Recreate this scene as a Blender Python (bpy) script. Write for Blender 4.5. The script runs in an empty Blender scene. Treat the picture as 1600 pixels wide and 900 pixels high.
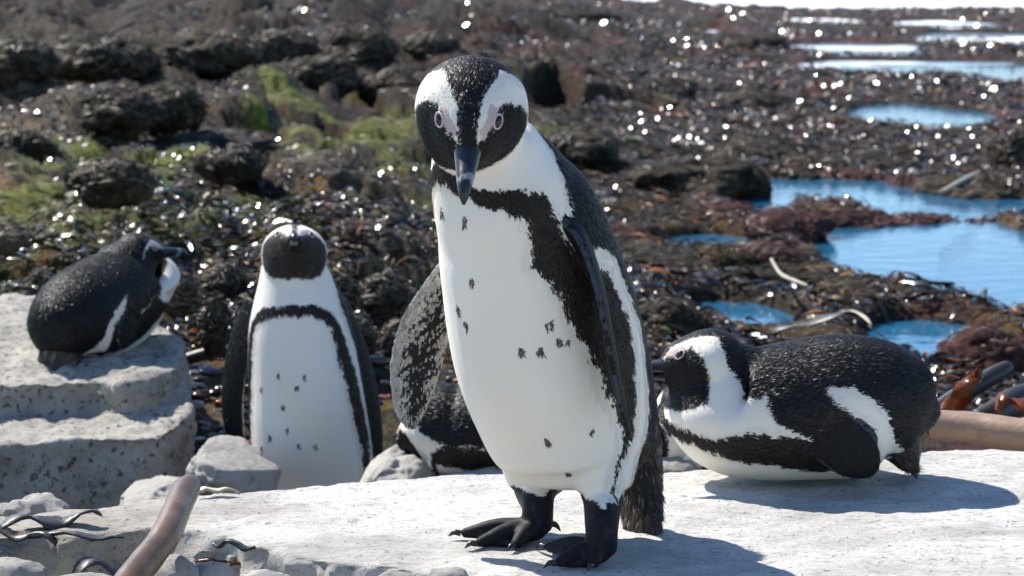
import bpy, math, random
import numpy as np
from mathutils import Vector, Matrix
from mathutils.bvhtree import BVHTree

# ------------------------------------------------------------------ camera, sky, sun, exposure
FPX = 3850.0; TANP = 560.0/FPX; PITCH = math.atan(TANP); CAMH = 0.764
WL = -0.46                                   # water level; the slab's top is z = 0
scene = bpy.context.scene
col = scene.collection
cam_d = bpy.data.cameras.new('camera'); cam = bpy.data.objects.new('camera', cam_d); col.objects.link(cam)
cam.location = (0, 0, CAMH); cam.rotation_euler = (math.pi/2-PITCH, 0, 0)
cam_d.sensor_width = 36.0; cam_d.lens = 36.0*FPX/1600.0
cam_d.clip_start = 0.05; cam_d.clip_end = 6000
cam_d.dof.use_dof = True; cam_d.dof.focus_distance = 2.97; cam_d.dof.aperture_fstop = 12.0
scene.camera = cam
SUN_EL = math.radians(47); SUN_AZ_X, SUN_AZ_Y = -0.72, 0.69      # horizontal direction towards the sun
world = bpy.data.worlds.new('World'); scene.world = world; world.use_nodes = True
wn = world.node_tree.nodes; wl = world.node_tree.links
bg = wn['Background']; sky = wn.new('ShaderNodeTexSky'); sky.sky_type = 'NISHITA'; sky.sun_disc = False
sky.sun_elevation = SUN_EL; sky.sun_rotation = math.atan2(SUN_AZ_X, SUN_AZ_Y)
sky.air_density = 1.0; sky.dust_density = 0.1; sky.ozone_density = 5.0
wl.new(sky.outputs[0], bg.inputs[0]); bg.inputs[1].default_value = 0.115
sun_d = bpy.data.lights.new('sun', 'SUN'); sun = bpy.data.objects.new('sun', sun_d); col.objects.link(sun)
sun_d.energy = 5.0; sun_d.angle = math.radians(0.5); sun_d.color = (1.0, 0.95, 0.87)
sd = Vector((SUN_AZ_X*math.cos(SUN_EL), SUN_AZ_Y*math.cos(SUN_EL), math.sin(SUN_EL)))
sun.rotation_euler = sd.to_track_quat('Z', 'Y').to_euler()
scene.view_settings.view_transform = 'Standard'; scene.view_settings.look = 'None'
scene.view_settings.exposure = 0.82; scene.view_settings.gamma = 1.0
scene.cycles.use_denoising = True
scene.cycles.max_bounces = 6; scene.cycles.sample_clamp_indirect = 6

# ------------------------------------------------------------------ small helpers
random.seed(7); RNG = np.random.default_rng(7)
def A(*v): return np.array(v, float)
def nrm(v):
    v = np.asarray(v, float); return v/np.maximum(np.linalg.norm(v, axis=-1, keepdims=True), 1e-12)
CP, SP = math.cos(PITCH), math.sin(PITCH)
def ray(px, py):
    xc = (px-800)/FPX; yc = (450-py)/FPX
    return A(xc, CP+yc*SP, -SP+yc*CP)
def P(px, py, Y):                            # point of the place at depth Y
    d = ray(px, py); return A(0, 0, CAMH)+d*(Y/d[1])
def G(px, py, z=0.0):                        # point of the place at height z
    d = ray(px, py); return A(0, 0, CAMH)+d*((z-CAMH)/d[2])

def _hash(ix, iy, iz, seed):
    h = (ix.astype(np.int64)*73856093) ^ (iy.astype(np.int64)*19349663) ^ (iz.astype(np.int64)*83492791) ^ (seed*2654435761 & 0xffffffff)
    h = (h & 0xffffffff).astype(np.uint64)
    h = ((h ^ (h >> np.uint64(16)))*np.uint64(0x45d9f3b)) & np.uint64(0xffffffff)
    h = ((h ^ (h >> np.uint64(16)))*np.uint64(0x45d9f3b)) & np.uint64(0xffffffff)
    h = h ^ (h >> np.uint64(16))
    return h.astype(np.float64)/4294967295.0
def vnoise(p, seed=0):
    p = np.asarray(p, float); i = np.floor(p).astype(np.int64); f = p-i; f = f*f*f*(f*(f*6-15)+10)
    r = 0
    for dx in (0, 1):
        for dy in (0, 1):
            for dz in (0, 1):
                w = (f[..., 0] if dx else 1-f[..., 0])*(f[..., 1] if dy else 1-f[..., 1])*(f[..., 2] if dz else 1-f[..., 2])
                r = r+w*_hash(i[..., 0]+dx, i[..., 1]+dy, i[..., 2]+dz, seed)
    return r*2-1
def fbm(p, octv=4, seed=0, gain=0.5):
    p = np.asarray(p, float); r = 0; a = 1; t = 0
    for k in range(octv):
        r = r+a*vnoise(p*(2.03**k), seed+k*17); t += a; a *= gain
    return r/t
def worley2(x, y, seed=0):                   # distance to the nearest cell point, and its id value
    ix = np.floor(x).astype(np.int64); iy = np.floor(y).astype(np.int64)
    best = np.full(x.shape, 9.0); bid = np.zeros(x.shape)
    for dx in (-1, 0, 1):
        for dy in (-1, 0, 1):
            cx = ix+dx; cy = iy+dy; z0 = np.zeros_like(cx)
            px = cx+_hash(cx, cy, z0, seed); py = cy+_hash(cx, cy, z0+5, seed)
            d = (px-x)**2+(py-y)**2; m = d < best
            best = np.where(m, d, best); bid = np.where(m, _hash(cx, cy, z0+9, seed), bid)
    return np.sqrt(best), bid
def sstep(a, b, x):
    t = np.clip((x-a)/(b-a), 0, 1); return t*t*(3-2*t)

def mesh_np(name, V, F, smooth=True):        # F: (n,3) or (n,4) array, or list of both
    me = bpy.data.meshes.new(name); V = np.asarray(V, np.float32)
    Fs = F if isinstance(F, list) else [F]
    Fs = [np.asarray(f, np.int32) for f in Fs if len(f)]
    loops = np.concatenate([f.ravel() for f in Fs])
    tot = np.concatenate([np.full(len(f), f.shape[1], np.int32) for f in Fs])
    st = np.concatenate([[0], np.cumsum(tot)[:-1]]).astype(np.int32)
    me.vertices.add(len(V)); me.vertices.foreach_set('co', V.ravel())
    me.loops.add(len(loops)); me.loops.foreach_set('vertex_index', loops)
    me.polygons.add(len(tot)); me.polygons.foreach_set('loop_start', st); me.polygons.foreach_set('loop_total', tot)
    me.update(calc_edges=True); me.validate()
    me.polygons.foreach_set('use_smooth', np.full(len(me.polygons), smooth))
    return me
def colattr(me, rgb, name='Col'):
    a = me.attributes.new(name, 'FLOAT_COLOR', 'POINT')
    c = np.ones((len(me.vertices), 4), np.float32); c[:, :3] = rgb; a.data.foreach_set('color', c.ravel())
def obj(name, me, mat, parent=None, origin=None):
    o = bpy.data.objects.new(name, me); col.objects.link(o)
    if mat is not None: me.materials.clear(); me.materials.append(mat)
    if parent is not None:
        o.parent = parent; o.matrix_parent_inverse = parent.matrix_basis.inverted()
    elif origin is not None:
        v = np.empty(len(me.vertices)*3, np.float32); me.vertices.foreach_get('co', v)
        v = v.reshape(-1, 3)-np.asarray(origin, np.float32); me.vertices.foreach_set('co', v.ravel()); me.update()
        o.location = tuple(float(q) for q in origin)
    return o
def tag(o, label=None, cat=None, group=None, kind=None):
    if label: o['label'] = label
    if cat: o['category'] = cat
    if group: o['group'] = group
    if kind: o['kind'] = kind
    return o
def empty(name, loc):
    o = bpy.data.objects.new(name, None); col.objects.link(o); o.location = tuple(float(q) for q in loc); o.empty_display_size = 0.05
    return o
def verts_of(me):
    v = np.empty(len(me.vertices)*3, np.float32); me.vertices.foreach_get('co', v); return v.reshape(-1, 3).astype(float)
def normals_of(me):
    v = np.empty(len(me.vertices)*3, np.float32); me.vertices.foreach_get('normal', v); return v.reshape(-1, 3).astype(float)

def catmull(K, n):
    K = np.asarray(K, float); m = len(K)
    t = np.linspace(0, m-1, n); i = np.clip(np.floor(t).astype(int), 0, m-2); f = (t-i)[:, None]
    p1 = K[i]; p2 = K[i+1]
    p0 = np.where((i > 0)[:, None], K[np.maximum(i-1, 0)], 2*p1-p2)
    p3 = np.where((i < m-2)[:, None], K[np.minimum(i+2, m-1)], 2*p2-p1)
    return 0.5*((2*p1)+(-p0+p2)*f+(2*p0-5*p1+4*p2-p3)*f*f+(-p0+3*p1-3*p2+p3)*f**3)
def frames(C, Fh):
    T = nrm(np.gradient(C, axis=0)); f = nrm(Fh-(Fh*T).sum(1)[:, None]*T); l = np.cross(T, f)
    return T, f, l
def loft(C, Fh, a, bf, bb, seg=28, power=2.0):
    T, f, l = frames(C, Fh); n = len(C)
    ph = np.linspace(0, 2*math.pi, seg, endpoint=False); c = np.cos(ph); s = np.sin(ph)
    if power != 2.0:
        c = np.sign(c)*np.abs(c)**(2/power); s = np.sign(s)*np.abs(s)**(2/power)
    b = np.where(c[None, :] > 0, bf[:, None], bb[:, None])
    V = C[:, None, :]+f[:, None, :]*(b*c[None, :])[:, :, None]+l[:, None, :]*(a[:, None]*s[None, :])[:, :, None]
    V = V.reshape(-1, 3)
    i = np.arange(n-1)[:, None]*seg; j = np.arange(seg)[None, :]; k = (j+1) % seg
    Q = np.stack([i+j, i+k, i+seg+k, i+seg+j], -1).reshape(-1, 4)
    V = np.vstack([V, C[0], C[-1]]); e0 = n*seg; e1 = e0+1; j = np.arange(seg); k = (j+1) % seg
    T0 = np.stack([np.full(seg, e0), k, j], 1); T1 = np.stack([np.full(seg, e1), (n-1)*seg+j, (n-1)*seg+k], 1)
    return V, Q, np.vstack([T0, T1])
def tube(pts, rad, n=40, seg=18, wob=0.0, seed=0):
    K = np.hstack([np.asarray(pts, float), np.asarray(rad, float)[:, None]]); R = catmull(K, n)
    C = R[:, :3]; r = np.maximum(R[:, 3], 5e-4)
    if wob: r = r*(1+wob*vnoise(C*40+seed, seed))
    T = nrm(np.gradient(C, axis=0)); h = A(0, 0, 1) if abs(T[:, 2]).max() < 0.95 else A(0.31, 0.95, 0.05)
    return loft(C, np.tile(h, (n, 1)), r, r, r, seg)
def cap_round(C, r, n=5): return C, r
def join(parts):
    Vs, Qs, Ts = [], [], []; o = 0
    for V, Q, T in parts:
        Vs.append(V); Qs.append(Q+o); Ts.append(T+o); o += len(V)
    return np.vstack(Vs), np.vstack(Qs), np.vstack(Ts)
def remesh(V, F, voxel, smooth_it=6, fac=0.5):
    me = mesh_np('tmp', V, F); o = bpy.data.objects.new('tmp', me); col.objects.link(o)
    m = o.modifiers.new('r', 'REMESH'); m.mode = 'VOXEL'; m.voxel_size = voxel; m.use_smooth_shade = True
    if smooth_it:
        s = o.modifiers.new('s', 'SMOOTH'); s.factor = fac; s.iterations = smooth_it
    dg = bpy.context.evaluated_depsgraph_get(); ev = o.evaluated_get(dg)
    out = bpy.data.meshes.new_from_object(ev, depsgraph=dg)
    bpy.data.objects.remove(o); bpy.data.meshes.remove(me)
    out.polygons.foreach_set('use_smooth', np.ones(len(out.polygons), bool))
    return out
def set_verts(me, V):
    me.vertices.foreach_set('co', np.asarray(V, np.float32).ravel()); me.update()

# ------------------------------------------------------------------ materials
def mat(name):
    m = bpy.data.materials.new(name); m.use_nodes = True; nt = m.node_tree
    return m, nt, nt.nodes['Principled BSDF']
def nd(nt, t, **k):
    n = nt.nodes.new(t)
    for a, v in k.items(): setattr(n, a, v)
    return n
def ramp(nt, src, stops):
    r = nd(nt, 'ShaderNodeValToRGB'); e = r.color_ramp.elements
    while len(e) < len(stops): e.new(0.5)
    for i, (p, c) in enumerate(stops):
        e[i].position = p; e[i].color = (*c, 1) if len(c) == 3 else c
    nt.links.new(src, r.inputs[0]); return r
def noise(nt, scale, detail=5, rough=0.6, vec=None, dist=0.0):
    n = nd(nt, 'ShaderNodeTexNoise'); n.inputs['Scale'].default_value = scale; n.inputs['Detail'].default_value = detail
    n.inputs['Roughness'].default_value = rough; n.inputs['Distortion'].default_value = dist
    if vec is not None: nt.links.new(vec, n.inputs['Vector'])
    return n
def bump(nt, b, src, strength, dist, prev=None):
    n = nd(nt, 'ShaderNodeBump'); n.inputs['Strength'].default_value = strength; n.inputs['Distance'].default_value = dist
    nt.links.new(src, n.inputs['Height'])
    if prev is not None: nt.links.new(prev.outputs[0], n.inputs['Normal'])
    nt.links.new(n.outputs[0], b.inputs['Normal']); return n
def mixc(nt, fac, c1, c2, mode='MIX'):
    m = nd(nt, 'ShaderNodeMix', data_type='RGBA', blend_type=mode)
    for sock, v in ((m.inputs[0], fac), (m.inputs[6], c1), (m.inputs[7], c2)):
        if hasattr(v, 'is_linked') or isinstance(v, bpy.types.NodeSocket): nt.links.new(v, sock)
        elif isinstance(v, (int, float)): sock.default_value = v
        else: sock.default_value = (*v, 1)
    return m.outputs[2]
def geo_pos(nt): return nd(nt, 'ShaderNodeNewGeometry').outputs['Position']

def m_plumage(name, rough, spec, bumps=0.0):
    m, nt, b = mat(name); a = nd(nt, 'ShaderNodeAttribute', attribute_name='Col')
    nt.links.new(a.outputs['Color'], b.inputs['Base Color']); b.inputs['Roughness'].default_value = rough
    b.inputs['Specular IOR Level'].default_value = spec
    if bumps:
        n = noise(nt, 260, 4, 0.7, geo_pos(nt)); bump(nt, b, n.outputs[0], bumps, 0.002)
    return m
M = {}
M['body'] = m_plumage('penguin_skin', 0.6, 0.15, 0.25)
M['feather'] = m_plumage('penguin_feathers', 0.48, 0.22)
def m_simple(name, c, rough, spec=0.5, nscale=80, var=0.35, bstr=0.3, bdist=0.002, coat=0.0):
    m, nt, b = mat(name); p = geo_pos(nt); n = noise(nt, nscale, 5, 0.65, p)
    c = np.array(c); r = ramp(nt, n.outputs[0], [(0.25, tuple(c*(1-var))), (0.75, tuple(np.minimum(c*(1+var), 1)))])
    nt.links.new(r.outputs[0], b.inputs['Base Color']); b.inputs['Roughness'].default_value = rough
    b.inputs['Specular IOR Level'].default_value = spec; b.inputs['Coat Weight'].default_value = coat
    b.inputs['Coat Roughness'].default_value = 0.12
    if bstr: bump(nt, b, n.outputs[0], bstr, bdist)
    return m
M['beak'] = m_plumage('beak_horn', 0.28, 0.5)
M['eye'] = m_simple('eye_dark', (0.012, 0.008, 0.006), 0.06, 0.6, 50, 0.1, 0)
M['eye_ring'] = m_simple('eye_ring_skin', (0.62, 0.47, 0.45), 0.5, 0.4, 200, 0.1, 0.2, 0.0006)
M['claw'] = m_simple('claw_horn', (0.02, 0.018, 0.018), 0.3, 0.5, 120, 0.3, 0.1)

def m_rock(name, base, dark, speck, s_speck=70, bstr=0.7, streak=False, amount=0.62, bd=0.012, nsc=38, stain=None):
    m, nt, b = mat(name); p = geo_pos(nt)
    vec = p
    if streak:
        mp = nd(nt, 'ShaderNodeMapping'); mp.inputs['Scale'].default_value = (0.7, 1.3, 1.3); nt.links.new(p, mp.inputs['Vector']); vec = mp.outputs[0]
    n1 = noise(nt, 5, 8, 0.7, vec, 0.3); n2 = noise(nt, nsc, 9, 0.78, vec, 0.1)
    c1 = ramp(nt, n1.outputs[0], [(0.32, tuple(np.array(base)*0.62)), (0.5, tuple(np.array(base)*.95)), (0.68, tuple(np.minimum(np.array(base)*1.14, 0.85)))])
    f2 = ramp(nt, n2.outputs[0], [(0.35, (0.8,)*3), (0.49, (0,)*3)])
    c2 = mixc(nt, f2.outputs[0], c1.outputs[0], dark)
    v = noise(nt, s_speck, 3, 0.5, p, 0.5); f3 = ramp(nt, v.outputs[0], [(amount, (0,)*3), (amount+0.05, (0.8,)*3)])
    c3 = mixc(nt, f3.outputs[0], c2, speck)
    if stain:                                   # greyer, dirtier rock towards one end
        sx = nd(nt, 'ShaderNodeSeparateXYZ'); nt.links.new(p, sx.inputs[0]); big = noise(nt, 4, 4, .6, p)
        ad = nd(nt, 'ShaderNodeMath', operation='MULTIPLY_ADD'); nt.links.new(big.outputs[0], ad.inputs[0]); ad.inputs[1].default_value = .5; nt.links.new(sx.outputs[0], ad.inputs[2])
        fr = nd(nt, 'ShaderNodeMapRange'); fr.inputs[1].default_value = -.02; fr.inputs[2].default_value = -.20; fr.inputs[4].default_value = .75; nt.links.new(ad.outputs[0], fr.inputs[0])
        c3 = mixc(nt, fr.outputs[0], c3, stain, 'MULTIPLY')
    nt.links.new(c3, b.inputs['Base Color']); b.inputs['Roughness'].default_value = 0.9; b.inputs['Specular IOR Level'].default_value = 0.25
    b1 = bump(nt, b, n2.outputs[0], bstr, bd); bump(nt, b, v.outputs[0], bstr*0.5, bd*0.5, b1)
    return m
M['slab'] = m_rock('pale_slab_rock', (0.68, 0.655, 0.61), (0.34, 0.325, 0.305), (0.16, 0.155, 0.15), 130, 0.9, True, 0.63, 0.010, 60, (.60, .55, .48))
M['block'] = m_rock('speckled_block_rock', (0.44, 0.41, 0.36), (0.24, 0.22, 0.19), (0.06, 0.06, 0.06), 75, 0.9, False, 0.59)
M['boulder'] = m_rock('pale_boulder_rock', (0.38, 0.36, 0.325), (0.23, 0.215, 0.195), (0.15, 0.14, 0.13), 60, 0.6, False, 0.68)
M['shore'] = m_rock('pale_shore_rock', (0.42, 0.39, 0.35), (0.26, 0.24, 0.21), (0.14, 0.13, 0.12), 30, 0.6, False, 0.64)

# ------------------------------------------------------------------ penguins
HX = A(-.054, -.046, -.030, -.010, .010, .026, .040, .050, .056)
HW = A(.010, .034, .049, .054, .049, .037, .026, .017, .009)
HT = A(.010, .032, .043, .046, .042, .034, .025, .016, .009)
HB = A(.012, .042, .060, .066, .062, .050, .034, .020, .010)
HZ = A(.000, .000, .000, .000, .000, .000, -.002, -.004, -.005)
BLK = A(.010, .0095, .010); BRN = A(.020, .0155, .013); WHT = A(.82, .765, .665); PNK = A(.60, .47, .44); SKN = A(.013, .012, .015)

def tb(t1, t2, t3): return [(A(*[p[0] for p in t]), A(*[p[1] for p in t])) for t in (t1, t2, t3)]
MAIN_T = tb([(0, 58), (.1, 66), (.2, 75), (.33, 74), (.46, 70), (.54, 66), (.66, 61), (.78, 57), (.86, 41), (.91, 28), (.935, 15), (.946, -9), (1.2, -9)],
            [(0, 60), (.1, 70), (.2, 80), (.4, 94), (.56, 101), (.70, 100), (.82, 80), (.88, 61), (.927, 52), (.955, 40), (.968, 20), (.974, -9), (1.2, -9)],
            [(0, 84), (.1, 92), (.2, 100), (.37, 109), (.5, 117), (.72, 114), (.77, 104), (.81, 84), (.85, 80), (.88, 79), (.94, 87), (1.02, 122), (1.1, 125)])
STD_T = tb([(0, 62), (.2, 66), (.35, 66), (.54, 58), (.67, 54), (.78, 51), (.81, 44), (.83, 30), (.842, -9), (1.2, -9)],
           [(0, 74), (.2, 80), (.35, 82), (.5, 78), (.66, 73), (.75, 68), (.80, 62), (.846, 50), (.866, 32), (.878, -9), (1.2, -9)],
           [(0, 84), (.2, 100), (.35, 104), (.5, 100), (.66, 90), (.80, 80), (.86, 80), (.92, 90), (1.0, 105), (1.2, 120)])
LIE_T = tb([(0, 44), (.3, 42), (.46, 42), (.65, 54), (.78, 54), (.81, 44), (.835, 22), (.848, -9), (1.2, -9)],
           [(0, 50), (.16, 52), (.18, 60), (.23, 84), (.334, 96), (.41, 112), (.43, 126), (.46, 82), (.50, 79), (.63, 84), (.75, 86), (.80, 68), (.84, 48), (.87, 25), (.882, -9), (1.2, -9)],
           [(0, 58), (.06, 66), (.13, 78), (.19, 98), (.31, 116), (.40, 119), (.43, 112), (.46, 80), (.50, 80), (.53, 84), (.60, 92), (.65, 106), (.70, 120), (.80, 118), (.97, 118), (1.2, 125)])

LIE_DARK = [LIE_T[0], LIE_T[1], (A(0, .06, .13, .19, .31, .40, .43, .46, .60, .70, .80, .90, .97, 1.2), A(58, 66, 78, 92, 106, 112, 108, 80, 84, 86, 80, 84, 90, 110))]

def build_penguin(label, base, spine, head, flips, legs, tail, table, seed, voxel=0.003, nfeather=60000, spots=(), claws=(), floor=None, mrx=.036, mrz=.050, jaw=1.2, skew=0.0, neckpaint=True, extra=(), face=None, crown_k=1.0, group='penguins on the rocks', flen=1.0, smooth_it=8):
    root = empty('penguin', base); tag(root, label, 'penguin', group)
    bpy.context.view_layer.update()
    rng = np.random.default_rng(seed)
    # ---- primitives
    S = np.array([[r[0], *r[1], *r[2], r[3], r[4], r[5]] for r in spine], float); R = catmull(S, 110)
    sC = R[:, 1:4]; sF = R[:, 4:7]; sa = np.maximum(R[:, 7], .004); sbf = np.maximum(R[:, 8], .004); sbb = np.maximum(R[:, 9], .004)
    prims = [('body', loft(sC, sF, sa, sbf, sbb, 40))]+[('body', tube(*q, 24, 24)) for q in extra]
    ho, hf, hu, hs = head; hf = nrm(hf); hu = nrm(np.asarray(hu)-np.dot(hu, hf)*hf); hl = np.cross(hu, hf)
    K = catmull(np.stack([HX, HW, HT, HB*jaw, HZ], 1), 40)*hs
    hC = ho+K[:, :1]*hf+K[:, 4:5]*hu
    prims.append(('head', loft(hC, np.tile(hu, (40, 1)), np.maximum(K[:, 1], .003), np.maximum(K[:, 2], .003), np.maximum(K[:, 3], .003), 32)))
    fl_data = []
    for fp in flips:                                     # fp: rows (pos, chord dir, half chord, half thickness), outward
        rows = np.array([[*r[0], *r[1], r[2], r[3]] for r in fp['rows']], float); Q = catmull(rows, 50)
        C = Q[:, :3]; ch = Q[:, 3:6]; hc = np.maximum(Q[:, 6], .004); th = np.maximum(Q[:, 7], .0022)
        prims.append(('flip', loft(C, ch, th, hc, hc, 28)))
        T, f, l = frames(C, ch); fl_data.append((C, T, f, l, hc, fp['out'] if not fp.get('dark') else None))
    for lg in legs:
        pts, rr = lg['pts'], lg['rad']
        prims.append(('leg', tube(pts, rr, 40, 20)))
        for tp in lg.get('toes', []):
            prims.append(('foot', tube(tp[0], tp[1], 22, 14)))
        for wb in lg.get('webs', []):                    # three points, thickness
            a_, b_, c_ = [np.asarray(q, float) for q in wb[0]]; t_ = wb[1]
            V = np.array([a_, b_, c_, a_+A(0, 0, t_), b_+A(0, 0, t_*.7), c_+A(0, 0, t_*.7)])
            T3 = np.array([[0, 2, 1], [3, 4, 5]]); Q4 = np.array([[0, 1, 4, 3], [1, 2, 5, 4], [2, 0, 3, 5]])
            if np.cross(b_-a_, c_-a_)[2] < 0: T3 = T3[:, ::-1]; Q4 = Q4[:, ::-1]
            prims.append(('foot', (V, Q4, T3)))
    if tail:
        rows = np.array([[*r[0], *r[1], r[2], r[3]] for r in tail], float); Q = catmull(rows, 30)
        prims.append(('tail', loft(Q[:, :3], Q[:, 3:6], np.maximum(Q[:, 6], .003), np.maximum(Q[:, 7], .003), np.maximum(Q[:, 7], .003), 20)))
        tC = Q[:, :3]
    V, Q, T = join([p[1] for p in prims])
    me = remesh(V, [Q, T], voxel, smooth_it, 0.5)
    V = verts_of(me)
    if floor is not None:
        V[:, 2] = np.maximum(V[:, 2], floor); set_verts(me, V)
    N = normals_of(me)
    # ---- zones
    names = ['body', 'head', 'flip', 'leg', 'foot', 'tail']
    D = np.full((len(V), 6), 9.0)
    from mathutils.kdtree import KDTree
    for zi, zn in enumerate(names):
        pr = [p[1] for p in prims if p[0] == zn]
        if not pr: continue
        v, q, t = join(pr); bt = BVHTree.FromPolygons([tuple(x) for x in v], [tuple(x) for x in q]+[tuple(x) for x in t])
        fn = bt.find_nearest
        D[:, zi] = [(lambda r: 9.0 if r[3] is None else r[3])(fn(x, 0.06)) for x in map(Vector, V)]
    # ---- pattern
    sT, sf, sl = frames(sC, sF); sS = R[:, 0]
    t1, t2, t3 = table
    def body_st(X):
        s = np.empty(len(X)); sg = np.empty(len(X)); th = np.empty(len(X)); tt = np.empty((len(X), 3))
        for i in range(0, len(X), 20000):
            x = X[i:i+20000]; d = x[:, None, :]-sC[None]; al = (d*sT[None]).sum(2)
            k = np.argmin((d**2).sum(2)/(0.5*(sa+sbf))[None]**0.5+3*al**2, 1); dk = d[np.arange(len(x)), k]
            d2 = (d**2).sum(2); wgt = np.exp(-(d2-d2.min(1)[:, None])/(2*.010**2+.06*d2.min(1)[:, None])); sw = (wgt*sS[None]).sum(1)/wgt.sum(1)
            s[i:i+20000] = sw
            ff = (dk*sf[k]).sum(1); ll = (dk*sl[k]).sum(1)
            b = np.where(ff > 0, sbf[k], sbb[k])
            th[i:i+20000] = np.degrees(np.arctan2(np.abs(ll)/sa[k], ff/b)); tt[i:i+20000] = sT[k]; sg[i:i+20000] = ll
        if skew: s = s-np.where(sg < 0, skew*np.clip(th/50, 0, 1), 0)*sstep(.6, .85, s)
        return s, th, tt, sg
    spot_pts = np.zeros((0, 3))
    def paint(X, Nn, Dz):
        n1 = fbm(X*95+seed*3.1, 3, seed); n2 = vnoise(X*260+9, seed+3)
        s, th, tt, sgn = body_st(X)
        s_ = s+n1*.008; th_ = th+n1*3.8+n2*2.2
        T1 = np.interp(s_, *t1); T2 = np.interp(s_, *t2); T3 = np.interp(s_, *t3)+(np.where(sgn < 0, 40, 0) if skew else 0)
        if skew: rt = np.where(sgn < 0, 30*sstep(.93, .84, s), 0); T1 = T1+rt; T2 = T2+rt
        bk = np.maximum(np.minimum(th_-T1, T2-th_), th_-T3)/55.0*0.1          # >0 black, roughly metres
        isback = th_ > T3
        # head
        h = (X-ho)/hs; hx = h@hf; hy = np.abs(h@hl); hz = h@hu; hn = n1*.0035+n2*.0015
        rs = np.hypot((hx-.034)/mrx, (hz+.018)/mrz)*.047; brow = .0390-.60*hx-.0*hy
        mask = np.minimum(.047-rs, brow-hz)+hn
        cw = .0095+.017*sstep(.045, -.02, hx)+.012*sstep(-.01, -.05, hx)
        cw = cw*crown_k; crown = np.minimum(cw-hy, hz+.012)+hn*.7
        nape = np.minimum(np.minimum(rs-.083, -.016-hx), .050-hy*1.0)+hn
        hb = np.maximum(np.maximum(mask, crown), nape)
        pink = np.minimum.reduce([hx-.025, .0065-(hz-brow), hy-.010, .050-hx, hz-brow+.004])+hn*.4
        w = sstep(-.018, .022, Dz[:, 0]-Dz[:, 1]-.004)
        w = np.where((rs < .05) & (hx > -.005) & neckpaint, np.maximum(w, sstep(.030, .018, Dz[:, 1])), w)
        sd = bk*(1-w)+hb*w
        g = rng.normal(size=len(X))
        soil = .05*fbm(X*11+5, 2, seed+8); c = np.where((sd > 0)[:, None], BLK*(1+.35*n1)[:, None], WHT*np.clip(1-soil[:, None]*A(.7, 1.0, 1.5), .7, 1.06))
        band = (sd > 0) & ~isback & (w < .5)
        c = np.where(band[:, None], BRN, c)
        if face is not None: c = np.where(((sd > 0) & (w > .5) & (mask > 0))[:, None], face*(1+.5*n1)[:, None], c)
        c = np.where(((pink > 0) & (sd <= 0) & (w > .5))[:, None], PNK, c)
        fade = (sd > 0) & (sd < .004) & (rng.random(len(X)) < .18); c = np.where(fade[:, None], A(.30, .27, .24), c)
        # belly dots
        for q in spot_pts:
            d = np.linalg.norm((X-q)*A(1, 1, .8), axis=1); m = (d < .0042+.002*n2) & (rng.random(len(X)) < .6); c = np.where(m[:, None], A(.09, .08, .075), c)
        # flippers
        z = np.argmin(Dz+A(0, .0, -.003, .002, -.001, .001), 1)
        z = np.where((Dz[:, 1] < .012) & (z == 0), 1, z)
        flow = -tt
        flow = np.where((z == 1)[:, None], -hf+0*tt, flow)
        if fl_data and (z == 2).any():
            idx = np.where(z == 2)[0]; x = X[idx]
            bestd = np.full(len(x), 9.0); cc = np.zeros((len(x), 3)); fw = np.zeros((len(x), 3))
            for (C, T_, f_, l_, hc, out) in fl_data:
                d = x[:, None, :]-C[None]; k = np.argmin((d**2).sum(2), 1); dd = np.linalg.norm(d[np.arange(len(x)), k], axis=1)
                u = (d[np.arange(len(x)), k]*f_[k]).sum(1)/hc[k]; t = k/49.0
                outer = (Nn[idx]@nrm(out)) > .05 if out is not None else np.ones(len(idx), bool)
                pq = np.stack([u*4+t*3, t*6, 0*u], 1); pat = fbm(pq+seed, 3, seed+11, .7)*1.0+1.3*vnoise(np.stack([(u*.8+t*6)*14+1.6*n1[idx], (t*5-u*1.1)*1.9+1.2*n1[idx]+.5*n2[idx], 0*u], 1), seed+4)
                blk_in = (1-np.abs(u-.15)*1.25-.75*np.abs(t-.45)+pat*.55) > .36
                ci = np.where(blk_in[:, None], BLK*1.4, A(.34, .32, .29)*(1+.35*n2[idx])[:, None])
                edge = np.abs(u) > .86
                co = np.where((edge & (pat > -.2))[:, None], A(.05, .055, .07), BLK)
                ck = np.where(outer[:, None], co, ci); m = dd < bestd
                cc[m] = ck[m]; fw[m] = T_[k][m]; bestd[m] = dd[m]
            c[idx] = cc; flow[idx] = fw
        # legs and feet
        for lg in legs:
            lp = catmull(np.asarray(lg['pts'], float), 30); d = np.linalg.norm(X[:, None, :]-lp[None], axis=2) if False else None
        zl = (z == 3)
        if zl.any():
            idx = np.where(zl)[0]; x = X[idx]; hbest = np.full(len(x), 9.0); wz = np.zeros(len(x)); dr = np.zeros((len(x), 3))
            for lg in legs:
                lp = catmull(np.asarray(lg['pts'], float), 30); d = ((x[:, None, :]-lp[None])**2).sum(2); dm = d.min(1); m = dm < hbest
                hbest[m] = dm[m]; wz[m] = lg['skin']; dr[m] = nrm(np.asarray(lg['pts'][-1])-np.asarray(lg['pts'][0]))
            skin = x[:, 2]+n1[idx]*.006 < wz
            spk = (vnoise(x*130, seed+5) > .62) & (x[:, 2] > wz-.03)
            c[idx] = np.where(skin[:, None], np.where(spk[:, None], A(.16, .10, .11), SKN), c[idx])
            flow[idx] = dr; z[idx[skin]] = 4
        c = np.where((z == 4)[:, None], np.where((vnoise(X*150, seed+6) > .55)[:, None], SKN*1.8, SKN), c)
        zt = z == 5
        if zt.any():
            flow[zt] = nrm(tC[-1]-tC[0]); c[zt] = np.where((n1[zt] > .35)[:, None], A(.20, .17, .15), A(.055, .047, .041))
        return c, z, flow, sd, s, th
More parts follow.
